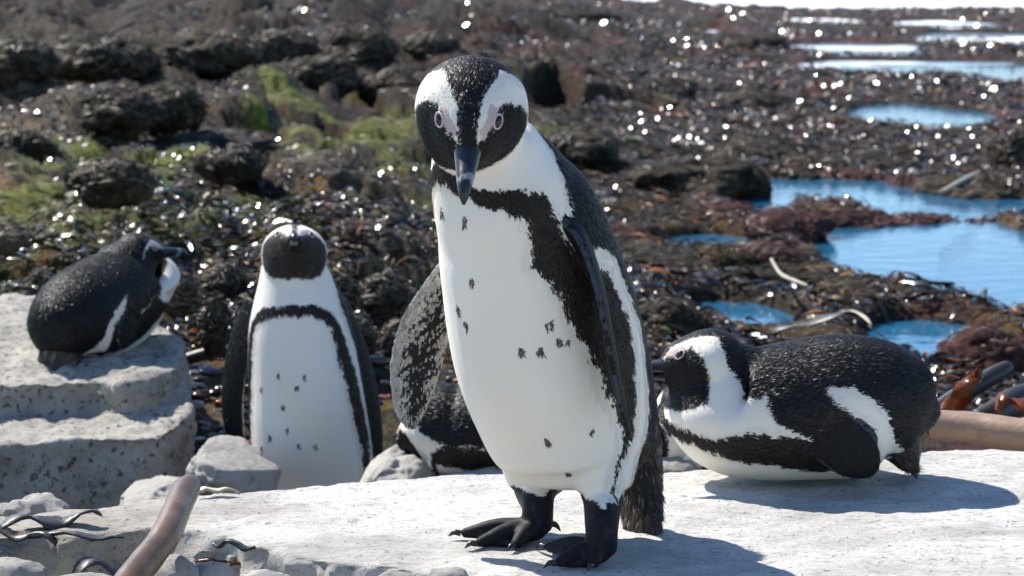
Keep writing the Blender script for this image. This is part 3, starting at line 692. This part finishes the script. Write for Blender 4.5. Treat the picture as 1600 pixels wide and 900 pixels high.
side_n = .034*fbm(V*A(15, 15, 26), 4, 80, .65)*(1-top); V[:, 1] += side_n*1.4; V[:, 0] += side_n
set_verts(me, V)
tag(obj('rock_slab', me, M['slab'], None, (0, 3.0, 0)), 'long pale weathered rock slab with a crumbling edge, carrying the large penguin', 'rock slab')

bt = -.13; b2 = -.195
topp = [gp(x, y, bt) for x, y in [(-420, 472), (-150, 468), (40, 466), (130, 470), (200, 482), (262, 512), (284, 540), (282, 570), (240, 592), (190, 598), (130, 590), (60, 592), (0, 598), (-150, 604), (-420, 610)]]
lowp = [gp(x, y, b2) for x, y in [(-420, 500), (-150, 500), (100, 500), (230, 520), (285, 560), (298, 610), (296, 650), (262, 672), (210, 680), (130, 682), (60, 690), (0, 690), (-150, 696), (-420, 700)]]
low2 = [gp(x, y, -.25) for x, y in [(-420, 560), (100, 560), (260, 600), (304, 650), (304, 690), (275, 705), (220, 712), (100, 716), (0, 722), (-420, 730)]]
me = rock_from_polys([(topp, bt, -.5), (lowp, b2, -.5), (low2, -.31, -.56)], .009, 3, [(.026, 5.5, 4), (.012, 18, 4), (.007, 50, 3)], 15)
tag(obj('stone_block', me, M['block'], None, (*lowp[8], -.44)), 'big speckled grey stone block with a stepped front, beside the upright penguin', 'stone block')

def ico(sub=4):
    import bmesh
    bm = bmesh.new(); bmesh.ops.create_icosphere(bm, subdivisions=sub, radius=1); me = bpy.data.meshes.new('i'); bm.to_mesh(me); bm.free()
    V = verts_of(me); F = np.array([tuple(p.vertices) for p in me.polygons]); bpy.data.meshes.remove(me); return V, F
ICO = {k: ico(k) for k in (2, 3, 4, 5)}
def boulder(name, c, r, seed, m, sub=4, lump=.35, fine=.06, label=None, cat=None, group=None, facets=0, colr=None):
    V, F = ICO[sub]; V = V.copy(); an = np.asarray(r)/np.mean(r); d = 1+lump*fbm(V*1.3*an+seed*7.7, 3, seed)+fine*fbm(V*6*an+seed, 3, seed+1)
    V = V*d[:, None]
    rg = np.random.default_rng(seed)
    for _ in range(facets):
        n = nrm(rg.normal(size=3)); h = rg.uniform(.55, .85); e = V@n-h; V = V-np.where(e > 0, e*.85, 0)[:, None]*n
    V = V*np.asarray(r)+np.asarray(c)
    me = mesh_np(name, V, F)
    if colr is not None: colattr(me, colr(V) if callable(colr) else np.tile(colr, (len(V), 1)))
    o = obj(name, me, m, None, (c[0], c[1], V[:, 2].min()))
    if label: tag(o, label, cat, group)
    return o
def pb(px, py, Y, rx, ry, rz):               # centre from a pixel, radii in pixels across and metres deep
    return P(px, py, Y), (rx*Y/FPX, ry, rz*Y/FPX)
for (px, py, Y, rx, ry, rz, sd, lab) in [(356, 742, 4.52, 74, .13, 54, 3, 'pale rounded boulder wedged between the stone block and the upright penguin'), (236, 782, 4.35, 62, .09, 40, 4, 'low pale boulder at the foot of the stone block'),
        (45, 822, 3.42, 70, .07, 44, 5, 'smooth white stone by the dark kelp blade at the slab end'), (622, 742, 4.45, 60, .14, 52, 6, 'rough grey rock under the sleeping penguin'), (760, 775, 4.35, 150, .16, 52, 16, 'broad grey rock the sleeping penguin lies on'),
        (1060, 752, 4.05, 90, .12, 46, 17, 'grey rock behind the slab under the hidden penguin')]:
    c, r = pb(px, py, Y, rx, ry, rz); boulder('boulder', c, r, sd, M['boulder'], 5, .35, .13, lab, 'boulder', 'boulders round the slab', 5)
for k, (px, py, Y, r) in enumerate([(255, 905, 2.78, 60), (330, 902, 2.80, 42), (420, 918, 2.75, 45), (700, 908, 2.72, 36), (600, 925, 2.7, 60), (130, 930, 2.75, 70), (20, 905, 2.85, 60), (520, 935, 2.68, 50)]):
    c, rr = pb(px, py, Y, r, r*Y/FPX*.9, r*.6); boulder('loose_stone', c, rr, 40+k, M['boulder'], 4, .3, .06, 'smooth loose stone lying under the broken edge of the slab', 'stone', 'loose stones below the slab edge', 4)

rf = np.random.default_rng(12)
for k in range(26):
    px = rf.uniform(-20, 700) if k > 5 else rf.uniform(330, 470); py = np.interp(px, [-20, 120, 240, 300, 355, 430, 560, 640, 720], [852, 846, 834, 840, 850, 868, 888, 894, 905])+rf.uniform(-2, 22); z_ = -.02-rf.uniform(0, .05)
    g = G(px, py, z_); r = rf.uniform(10, 26)*g[1]/FPX
    boulder('slab_fragment', g, (r*rf.uniform(.9, 1.5), r, r*rf.uniform(.5, .9)), 500+k, M['fragment'], 4, .5, .16, 'small broken grey chunk at the crumbling front edge of the slab', 'rock', 'broken chunks along the slab edge', 6)
# ------------------------------------------------------------------ kelp stalks, sticks and blades
def m_kelp(name, c1, c2, rough=.25, trans=0.0):
    m, nt, b = mat(name); p = geo_pos(nt); n = noise(nt, 30, 5, .6, p, .5); r = ramp(nt, n.outputs[0], [(.3, c1), (.7, c2)])
    nt.links.new(r.outputs[0], b.inputs['Base Color']); b.inputs['Roughness'].default_value = rough; b.inputs['Specular IOR Level'].default_value = .55
    n2 = noise(nt, 140, 3, .6, p); bump(nt, b, n2.outputs[0], .25, .003)
    if trans:
        b.inputs['Subsurface Weight'].default_value = 0
        t = nd(nt, 'ShaderNodeBsdfTranslucent'); nt.links.new(r.outputs[0], t.inputs[0]); ms = nd(nt, 'ShaderNodeMixShader'); ms.inputs[0].default_value = trans
        nt.links.new(b.outputs[0], ms.inputs[1]); nt.links.new(t.outputs[0], ms.inputs[2]); nt.links.new(ms.outputs[0], nt.nodes['Material Output'].inputs[0])
    return m
M['kelp_dark'] = m_kelp('dark_kelp', (.008, .007, .007), (.020, .016, .013), .48)
M['kelp_brown'] = m_kelp('brown_kelp_stalk', (.075, .038, .018), (.15, .082, .042), .38)
M['kelp_tan'] = m_kelp('tan_kelp_stalk', (.22, .14, .09), (.34, .23, .15), .45)
M['kelp_orange'] = m_kelp('orange_kelp', (.06, .018, .006), (.30, .075, .010), .3, .45)
M['stick'] = m_kelp('pale_dry_stick', (.30, .25, .17), (.50, .44, .33), .5)
def stalk(name, pts, rad, m, label, cat='kelp stalk', group=None, n=60, seg=20, wob=.06):
    V, Q, T = tube(pts, rad, n, seg, wob, len(pts)); o = obj(name, mesh_np(name, V, [Q, T]), m, None, (*np.asarray(pts[0])[:2], float(V[:, 2].min()))); return tag(o, label, cat, group)
stalk('kelp_stalk', [P(180, 935, 2.60), P(222, 884, 2.68), P(256, 840, 2.75), P(273, 804, 2.81), P(286, 774, 2.87), P(297, 757, 2.90), P(300, 751, 2.91)], [.0175, .0175, .0175, .017, .0165, .0135, .005], M['kelp_brown'], 'thick brown rubbery kelp stalk leaning over the slab edge')
stalk('kelp_stalk', [P(1452, 664, 3.72), P(1458, 664, 3.72), P(1520, 668, 3.70), P(1600, 680, 3.66), P(1700, 694, 3.62), P(1800, 700, 3.6)], [.010, .022, .0235, .0245, .025, .024], M['kelp_tan'], 'thick tan kelp stalk lying along the back of the slab')
stalk('kelp_stalk', [P(1447, 652, 3.95), P(1480, 630, 3.98), P(1530, 600, 4.02), P(1570, 576, 4.06), P(1578, 570, 4.07)], [.012, .015, .016, .013, .004], M['kelp_dark'], 'dark kelp stalk slanting up behind the orange kelp piece')
stalk('kelp_stalk', [P(1525, 655, 3.92), P(1560, 642, 3.95), P(1600, 622, 4.0), P(1680, 610, 4.05)], [.016, .022, .024, .024], M['kelp_dark'], 'bluish black kelp stalk behind the tan kelp stalk')
stalk('kelp_stalk', [P(270, 570, 5.55), P(310, 556, 5.55), P(345, 549, 5.55), P(400, 552, 5.55), P(440, 566, 5.6)], [.014, .015, .015, .014, .012], M['kelp_dark'], 'dark arched kelp stalk between the stone block and the upright penguin')
stalk('kelp_stub', [P(327, 545, 5.9), P(325, 515, 5.9), P(325, 486, 5.88), P(325, 481, 5.88)], [.012, .012, .010, .004], M['kelp_dark'], 'short dark upright kelp stub by the stone block', 'kelp stalk')
for pts, r, lab in [([(276, 490), (300, 497), (322, 505), (350, 516)], .006, 'pale thin stick lying past the corner of the stone block'), ([(236, 441), (262, 434), (272, 428)], .008, 'short bleached stick beside the lying penguin on the block'),
                    ([(1205, 405), (1220, 428), (1245, 440), (1262, 446)], .006, 'pale curved weed stem lying on the red weed'), ([(1300, 494), (1330, 488), (1352, 498), (1362, 512)], .007, 'pale curved stem arching over brown weed'), ([(1470, 300), (1510, 278), (1530, 268)], .010, 'grey straight stem slanting out of the weed bank')]:
    pp = []
    for x, y in pts:
        g = G(x, y, WL+.14); pp.append(g)
    stalk('weed_stick', pp, [r*.7]+[r]*(len(pp)-2)+[r*.5], M['stick'], lab, 'stick', None, 24, 8)

def ribbon(c, d, ln, w, rng, up=A(0, 0, 1), n=10, arch=.3, twist=.6, thick=.0022, ruf=.18):
    t = np.linspace(0, 1, n); d = nrm(d); s = nrm(np.cross(up, d)); ph = rng.uniform(0, 6.28)
    C = c+d*((t-.5)*ln)[:, None]+s*(np.sin(t*3.1+ph)*ln*.12)[:, None]+up*(np.sin(t*math.pi)*ln*arch*.5+.25*w*np.sin(t*9+ph))[:, None]
    ww = w*np.sin(np.clip(t*.94+.05, 0, 1)*math.pi)**.5; tw = twist*np.sin(t*4+ph)
    sv = s*np.cos(tw)[:, None]+up*np.sin(tw)[:, None]; uv = up*np.cos(tw)[:, None]-s*np.sin(tw)[:, None]
    rfl = ruf*np.sin(t*14+ph)*w
    L1 = C+sv*(ww*.5)[:, None]+uv*rfl[:, None]; R1 = C-sv*(ww*.5)[:, None]-uv*rfl[:, None]
    V = np.stack([L1+uv*thick, R1+uv*thick, R1-uv*thick, L1-uv*thick], 1).reshape(-1, 3)
    i = np.arange(n-1)[:, None]*4; j = np.arange(4)[None, :]; k = (j+1) % 4
    Q = np.stack([i+j, i+4+j, i+4+k, i+k], -1).reshape(-1, 4); Q = np.vstack([Q, [[0, 1, 2, 3], [4*n-1, 4*n-2, 4*n-3, 4*n-4]]])
    return V, Q
rg = np.random.default_rng(31)
for px, py, Y, dx, dy, ln, w, arch, m, lab in [(75, 822, 3.18, 1, .3, .14, .035, .5, 'kelp_dark', 'dark humped kelp blade on the broken end of the slab'), (20, 838, 3.15, 1, -.2, .12, .025, .25, 'kelp_dark', 'flat black kelp strip hanging off the slab end'),
        (115, 838, 3.10, 1, -.5, .13, .014, .3, 'kelp_dark', 'thin curled kelp strip trailing over the slab end'), (365, 850, 2.98, 1, -.6, .07, .018, .1, 'kelp_dark', 'short black kelp strip on the slab near the brown stalk'), (160, 893, 2.78, 1, .2, .12, .05, .5, 'kelp_dark', 'crumpled black kelp blade under the brown stalk'),
        (345, 885, 2.80, 1, -.2, .07, .015, .3, 'kelp_orange', 'small orange kelp scrap below the brown stalk'), (340, 772, 3.42, 1, .1, .06, .012, .8, 'stick', 'small tan curled kelp piece at the back edge of the slab'),
        (1504, 622, 3.90, .25, .1, .11, .042, .0, 'kelp_orange', 'bright orange kelp piece standing behind the tan kelp stalk'), (1590, 640, 3.88, .6, .2, .08, .04, .4, 'kelp_orange', 'reddish kelp scrap at the bluish black stalk'), (1300, 528, 6.4, 1, .1, .3, .05, .4, 'kelp_dark', 'brown drooping kelp blade behind the lying penguin')]:
    d = A(dx, dy, 0); pos = P(px, py, Y)
    if py > 760: pos = G(px, py, .004 if py < 860 else -.035); arch *= .22
    if lab.startswith('bright'): V, Q = ribbon(P(px, py, Y), A(.32, .05, .95), ln, w*.8, rg, A(-.2, -.95, .1), 16, .12, .5, .003); V = V+.006*np.stack([vnoise(V*70+i_*9, 5) for i_ in range(3)], 1)
    else:
        V, Q = ribbon(pos, d, ln, w, rg, A(0, 0, 1), 22, arch, .12, .0016, .07); V = V+np.stack([.004*vnoise(V*40+i_*9, 5)+.0015*vnoise(V*120+i_*9, 6) for i_ in range(3)], 1)
    tag(obj('kelp_strip', mesh_np('kelp_strip', V, Q), M[m], None, P(px, py, Y)), lab, 'kelp')

# weed-covered rocks one can tell apart
def cover(Pp, Nn, Y, rng, base):
    n = len(Pp); sc = float(np.clip(Y/9, .5, 2.2)); a = rng.normal(size=(n, 3)); a = a*A(1, .6, .2); d = nrm(a-(a*Nn).sum(1)[:, None]*Nn); s = np.cross(Nn, d); seg = 4
    ln = rng.uniform(.02, .07, n)*sc; w = rng.uniform(.003, .008, n)*sc; t = np.linspace(0, 1, seg)[None, :]
    C = Pp[:, None, :]+d[:, None, :]*((t-.5)*ln[:, None])[:, :, None]+Nn[:, None, :]*(.004+np.sin(t*3.14)*ln[:, None]*.12)[:, :, None]
    tw = rng.normal(0, .5, n)[:, None]+.5*t; sv = s[:, None, :]*np.cos(tw)[:, :, None]+Nn[:, None, :]*np.sin(tw)[:, :, None]; ww = w[:, None]*(.4+.6*np.sin(np.clip(t, .05, .95)*3.14))
    V = np.stack([C+sv*(ww*.5)[:, :, None], C-sv*(ww*.5)[:, :, None]], 2).reshape(-1, 3); b0 = (np.arange(n)*seg*2)[:, None]; i = np.arange(seg-1)[None, :]*2
    me = mesh_np('weed_cover', V, np.stack([b0+i, b0+i+1, b0+i+3, b0+i+2], -1).reshape(-1, 4)); c = base*rng.uniform(.6, 2.2, (n, 1))+rng.uniform(0, .02, (n, 1))*A(1, .7, .3); colattr(me, np.repeat(c, seg*2, 0)); return me
def dark_label(px, py):
    if px > 700 and py < 70: return 'dark rock at the far edge of the shore before the surf', 'dark rocks by the surf'
    if px > 700: return 'dark weedy rock among wet weed beside the blue pools', 'dark rocks beside the pools'
    if py >= 360: return 'dark weedy rock close behind the stone block or the upright penguin', 'dark rocks behind the block and upright penguin'
    if py >= 200: return 'dark weedy rock lying among the green mossy patches', 'dark rocks among the green weed'
    return 'large dark weed heap on the far shadowy bank', 'dark weed heaps on the far bank'
def weedcol(base):
    def f(V):
        n = fbm(V*9, 4, 3); m = sstep(-.1, .4, n)[:, None]; return base*(1-m)+np.minimum(base*2.1+A(.01, .006, .0), 1)*m
    return f
WEEDY = [(1120, 322, 62, 34, .30, 'r'), (1235, 340, 60, 36, .25, 'r'), (1340, 345, 85, 42, .30, 'r'), (1440, 345, 70, 30, .25, 'r'), (1545, 352, 38, 16, .15, 'r'), (1560, 530, 75, 62, .28, 'r'), (1500, 490, 60, 50, .2, 'o'), (1210, 392, 60, 30, .25, 'r'), (1130, 392, 45, 32, .15, 'o'), (1060, 330, 80, 30, .3, 'r'),
        (1590, 225, 34, 70, .4, 'd'), (890, 18, 70, 34, 1.2, 'd'), (820, 22, 60, 30, 1.2, 'd'), (910, 215, 60, 36, .4, 'd'), (1080, 262, 95, 58, .5, 'd'), (1270, 262, 80, 46, .45, 'd'), (1390, 255, 90, 44, .45, 'd'), (1530, 290, 90, 52, .4, 'd'), (1190, 225, 70, 40, .5, 'd'), (1160, 470, 80, 30, .3, 'r'), (1320, 460, 70, 34, .3, 'o'), (1400, 480, 70, 36, .3, 'o'),
        (1270, 520, 80, 34, .25, 'o'), (1080, 460, 60, 44, .25, 'd'), (1040, 480, 50, 50, .25, 'd'), (1180, 150, 50, 24, .7, 'd'), (1010, 130, 80, 30, .8, 'd'), (1160, 60, 60, 26, 1.0, 'd'),
        (225, 275, 110, 52, .45, 'd'), (440, 240, 140, 40, .6, 'd'), (300, 215, 110, 42, .7, 'g'), (90, 210, 120, 60, .8, 'd'), (120, 140, 140, 60, 1.0, 'd'), (330, 130, 130, 50, 1.0, 'd'), (560, 110, 120, 44, 1.0, 'd'), (500, 55, 120, 44, 1.4, 'd'), (250, 60, 140, 50, 1.5, 'd'), (80, 70, 120, 46, 1.5, 'd'), (620, 50, 90, 36, 1.4, 'd'), (370, 290, 60, 44, .3, 'd'),
        (560, 295, 70, 34, .35, 'd'), (620, 300, 60, 36, .3, 'd'), (280, 380, 50, 44, .2, 'd'), (310, 430, 70, 54, .25, 'd'), (360, 470, 50, 60, .2, 'd'), (560, 450, 70, 44, .25, 'd'), (590, 500, 60, 50, .2, 'd'), (140, 385, 70, 36, .3, 'd'), (40, 375, 80, 36, .3, 'd'), (550, 400, 60, 34, .25, 'd'), (40, 440, 60, 30, .2, 'd')]
rw = np.random.default_rng(64); W2 = []
for (px, py, rx, h, dep, c) in WEEDY:        # the heaps on the left bank are clusters of small rounded mounds
    if px > 700 or c == 'g': W2.append((px, py, rx, h, dep, c)); continue
    for q in (-1, 1):
        f = rw.uniform(.34, .5); W2.append((px+q*rx*.5+rw.uniform(-8, 8), py+rw.uniform(-14, 14), rx*f, h*rw.uniform(.75, 1.0), dep*.8, c))
for k, (px, py, rx, h, dep, c) in enumerate(W2):
    zb = float(ground_z(np.array([G(px, py+h*.5, WL+.08)[0]]), np.array([G(px, py+h*.5, WL+.08)[1]]))[0][0]); zb = max(zb, WL-.03)
    b = G(px, py+h*.5, zb); Y = b[1]; r = (rx*Y/FPX*1.1, min(dep, rx*Y/FPX*1.3), h*Y/FPX*.72); b = b-A(0, 0, r[2]*.22)
    base = {'r': A(.050, .022, .020), 'o': A(.060, .040, .020), 'd': A(.036, .029, .021), 'g': A(.045, .042, .04)}[c]
    if c == 'd' and px < 700: base = base*A(1.5, 1.5, 1.45)*(.8+.5*((k*37) % 10)/10)
    lab, grp = {'r': ('reddish brown weed covered rock standing in the blue pools', 'reddish rocks in the pools'), 'o': ('ochre brown kelp mound beside the blue pools', 'ochre kelp mounds by the pools'), 'd': dark_label(px, py), 'g': ('smooth grey rock low among the dark weed', None)}[c]
    rk = boulder('weedy_rock', (b[0], b[1]+r[1]*.5, b[2]), (r[0], r[1], r[2]*1.12), 100+k, M['ground'], 5 if h > 40 else 4, .40, .16, lab, 'weedy rock', grp, 0, weedcol(base))
    bpy.context.view_layer.update()
    rv = verts_of(rk.data)+np.array(rk.location); rn = normals_of(rk.data); rr_ = np.random.default_rng(900+k); ok = np.where(rn[:, 2] > .1)[0]; ns = 260
    pk = rr_.choice(ok, ns); cov = cover(rv[pk], rn[pk], Y, rr_, base); tag(obj('weed_cover', cov, M['weed'], rk), kind='stuff')

# strewn seaweed: ribbons and shreds over the shore (too many to count)
def strew(n, seed, ymin, ymax, lnr, wr, name, label, xr=(-.24, .24), pxpow=1.0, seg=5, mt='weed', clus=0.0):
    rng = np.random.default_rng(seed)
    py = ymin+(ymax-ymin)*rng.random(n)**pxpow; px = rng.uniform(800+xr[0]*FPX, 800+xr[1]*FPX, n)
    B = np.array([G(a, b, WL+.05) for a, b in zip(px, py)]); X, Y = B[:, 0], B[:, 1]
    z, side, wp, pool = ground_z(X, Y); e = .02; zx = ground_z(X+e, Y)[0]; zy = ground_z(X, Y+e)[0]
    up = nrm(np.stack([-(zx-z)/e*.7, -(zy-z)/e*.7, np.ones(n)], 1))
    keep = ((wp < .25) & (z > WL+.004)) | ((wp < .9) & (rng.random(n) < .03)); z = np.maximum(z, WL+.002)
    keep &= rng.random(n) > .8*side*sstep(7, 9, Y)
    if clus: keep &= fbm(np.stack([X*1.6, Y*.7, 0*X], 1)+5, 3, 95)+.25*(1-side) > clus
    idx = np.where(keep)[0]; n = len(idx); X, Y, z, side, up = X[idx], Y[idx], z[idx], side[idx], up[idx]
    th = rng.normal(0, .8, n)+np.where(rng.random(n) < .5, 0, math.pi); d = np.stack([np.cos(th), np.sin(th), 0*th], 1); d = nrm(d-(d*up).sum(1)[:, None]*up); s = np.cross(up, d)
    sc = np.clip(Y/9, .6, 2.2); ln = rng.uniform(*lnr, n)*sc; w = rng.uniform(*wr, n)*sc; ph = rng.uniform(0, 6.28, n); ar = rng.uniform(.05, .35, n); bend = rng.normal(0, .22, n); tw0 = rng.normal(0, .4, n)
    t = np.linspace(0, 1, seg)[None, :]
    C = np.stack([X, Y, z+.004], 1)[:, None, :]+d[:, None, :]*((t-.5)*ln[:, None])[:, :, None]+s[:, None, :]*((t-.5)**2*4*ln[:, None]*bend[:, None])[:, :, None]+up[:, None, :]*(np.sin(t*math.pi)*ln[:, None]*ar[:, None]*.6+.3*w[:, None])[:, :, None]
    tw = tw0[:, None]+.8*np.sin(t*3.5+ph[:, None]); sv = s[:, None, :]*np.cos(tw)[:, :, None]+up[:, None, :]*np.sin(tw)[:, :, None]
    ww = w[:, None]*(.35+.65*np.sin(np.clip(t, .04, .96)*math.pi))
    V = np.stack([C+sv*(ww*.5)[:, :, None], C-sv*(ww*.5)[:, :, None]], 2).reshape(-1, 3)
    b0 = (np.arange(n)*seg*2)[:, None]; i = np.arange(seg-1)[None, :]*2; F = np.stack([b0+i, b0+i+1, b0+i+3, b0+i+2], -1).reshape(-1, 4)
    me = mesh_np(name, V, F)
    q = np.stack([X, Y, 0*X], 1); r = rng.random(n)+.35*fbm(q*2.5, 2, 91)
    pal = np.array([[.018, .015, .013], [.030, .022, .016], [.050, .032, .018], [.10, .055, .016], [.26, .085, .012], [.10, .095, .04], [.16, .15, .12]])
    kx = np.digitize(r, [.34, .60, .80, .95, 1.08, 1.16]); c = pal[np.clip(kx, 0, 6)]
    dull = side*sstep(6.5, 9, Y); c = c*(1-.75*dull[:, None])+A(.055, .045, .032)*.75*dull[:, None]
    g = sstep(.10, .32, fbm(q*A(1.3, 1.0, 1)+3, 3, 53))*side*np.exp(-((Y-10.5)/3.6)**2); c = np.where((rng.random(n) < g*.9)[:, None], A(.11, .13, .03), c)
    c = c*rng.uniform(.6, 1.4, n)[:, None]
    colattr(me, np.repeat(c, seg*2, 0)); o = obj(name, me, M[mt]); tag(o, label, 'seaweed', None, 'stuff'); return o
strew(30000, 5, 10, 640, (.03, .11), (.003, .010), 'strewn_seaweed', 'loose brown seaweed strewn over the whole shore')
strew(20000, 6, 15, 640, (.012, .04), (.004, .010), 'seaweed_shreds', 'small glistening wet seaweed shreds scattered between the rocks', mt='weed_wet', clus=.05, seg=4)
strew(5000, 8, 430, 660, (.05, .16), (.008, .022), 'kelp_litter', 'tangled wet kelp litter close behind the slab', mt='weed_wet', seg=6)
def flakes(n, seed):                         # small flat wet scraps, added and tilted to give sun glints
    rng = np.random.default_rng(seed); py = rng.uniform(12, 640, n); px = rng.uniform(-120, 1720, n); B = np.array([G(a, b, WL+.05) for a, b in zip(px, py)]); X, Y = B[:, 0], B[:, 1]
    z, side, wp, pool = ground_z(X, Y); cl = fbm(np.stack([X*1.3, Y*.6, 0*X], 1)+5, 3, 95)+.20*(1-side)-.30*side*sstep(13, 16, Y)-.16*side+.12*rng.normal(size=n)
    keep = (wp < .35) & (z > WL+.002) & (cl > .06); X, Y, z = X[keep], Y[keep], z[keep]; n = len(X); sc = np.clip(Y/9, .6, 3.0)
    N_ = nrm(np.stack([rng.normal(-.15, .5, n), rng.normal(-.2, .5, n), np.ones(n)], 1)); a = nrm(rng.normal(size=(n, 3))); u = nrm(np.cross(N_, a)); v = np.cross(N_, u)
    sz = np.exp(rng.normal(-.42, .30, n)); lu = (rng.uniform(.006, .014, n)*sc*sz)[:, None]; lv = (rng.uniform(.004, .009, n)*sc*sz)[:, None]; C = np.stack([X, Y, z], 1)+A(0, 0, 1)*(.004+.6*lu)
    V = np.stack([C-u*lu-v*lv*.5, C-u*lu*.3-v*lv, C+u*lu*.6-v*lv*.7, C+u*lu, C+u*lu*.3+v*lv, C-u*lu*.7+v*lv*.8], 1).reshape(-1, 3)
    b = (np.arange(n)*6)[:, None]; F = np.concatenate([b+np.array([[0, 1, 2, 3]]), b+np.array([[0, 3, 4, 5]])])
    me = mesh_np('glint_flakes', V, F, False); pal = np.array([[.02, .016, .014], [.05, .03, .015], [.12, .06, .015], [.03, .02, .018]]); colattr(me, np.repeat(pal[rng.integers(0, 4, n)], 6, 0))
    tag(obj('glint_flakes', me, M['flake']), 'tiny flat weed scraps added over the shore for sun glints', 'seaweed', None, 'stuff')
M['flake'] = m_plumage('glint_flake', .21, 1.0)
flakes(130000, 19)
# wet pebbles and kelp ends lying between the block, the penguins and the weed
M['pebble'] = m_plumage('wet_pebble', .12, .6)
rp = np.random.default_rng(77); kk = 0
for (x0, x1, y0, y1, n, wh) in [(296, 405, 566, 700, 60, 'between the stone block and the upright penguin'), (570, 640, 520, 640, 22, 'between the two standing penguins'), (690, 770, 545, 610, 18, 'behind the sleeping penguin'), (1435, 1600, 585, 650, 24, 'behind the tan kelp stalk')]:
    for _ in range(n):
        px, py = rp.uniform(x0, x1), rp.uniform(y0, y1); g = G(px, py, WL+.10)
        for _i in range(3):
            zg = float(ground_z(np.array([g[0]]), np.array([g[1]]))[0][0]); g = G(px, py, zg+.012)
        r = rp.uniform(5, 13)*g[1]/FPX; cc = [A(.02, .02, .022), A(.035, .032, .03), A(.10, .09, .08), A(.30, .28, .25), A(.22, .06, .015), A(.06, .03, .025)][rp.choice(6, p=[.3, .27, .16, .1, .09, .08])]
        lab, gr_ = (('dark wet glossy pebble '+wh, 'dark wet pebbles '+wh) if cc.mean() < .06 else (('pale wet pebble '+wh, 'pale wet pebbles '+wh) if cc[2] > .07 else ('orange kelp scrap among pebbles '+wh, 'orange kelp scraps '+wh)))
        boulder('kelp_scrap' if lab[0] == 'o' else 'wet_pebble', (g[0], g[1], zg+r*.35), (r*rp.uniform(.9, 1.8), r, r*rp.uniform(.45, .75)), 300+kk, M['pebble'], 3, .35, .05, lab, 'kelp' if lab[0] == 'o' else 'pebble', gr_, 2, cc); kk += 1
# ------------------------------------------------------------------ the six penguins
main_penguin()
left_penguin()
o = G(1268, 748); o[2] = 0.001
lying('penguin lying on the slab behind the large penguin, pink patch over its open eye', o, (-1, -.05), 5, hpitch=.0, hpos=(.168, .0, .176), k=.93, hs=1.16, feet=False, tk=.45)
hd = nrm(A(.36, .93, 0)); o = P(100, 572, 5.06)+hd*.15; o[2] = -.150
lying('penguin lying on the stone block with its back turned, head to one side', o, (.36, .93), 8, hyaw=-1.0, hpitch=-.1, hpos=(.215, -.03, .155), k=.86, tilt=.30, xs=1.22, feet=False, table=LIE_DARK)
o = P(800, 750, 4.42)
lying('sleeping penguin lying on grey rock behind the large penguin, head down', o, (-1, .05), 9, hyaw=-.35, hpitch=-.6, hpos=(.185, -.02, .090), k=.92, hs=1.0, table=LIE_DARK, feet=False)
o = P(1175, 752, 4.08)
lying('mostly hidden penguin behind the lying one, only its face showing', o, (-1, -.05), 12, hpitch=.0, hpos=(.18, .02, .105), k=.84, feet=False)
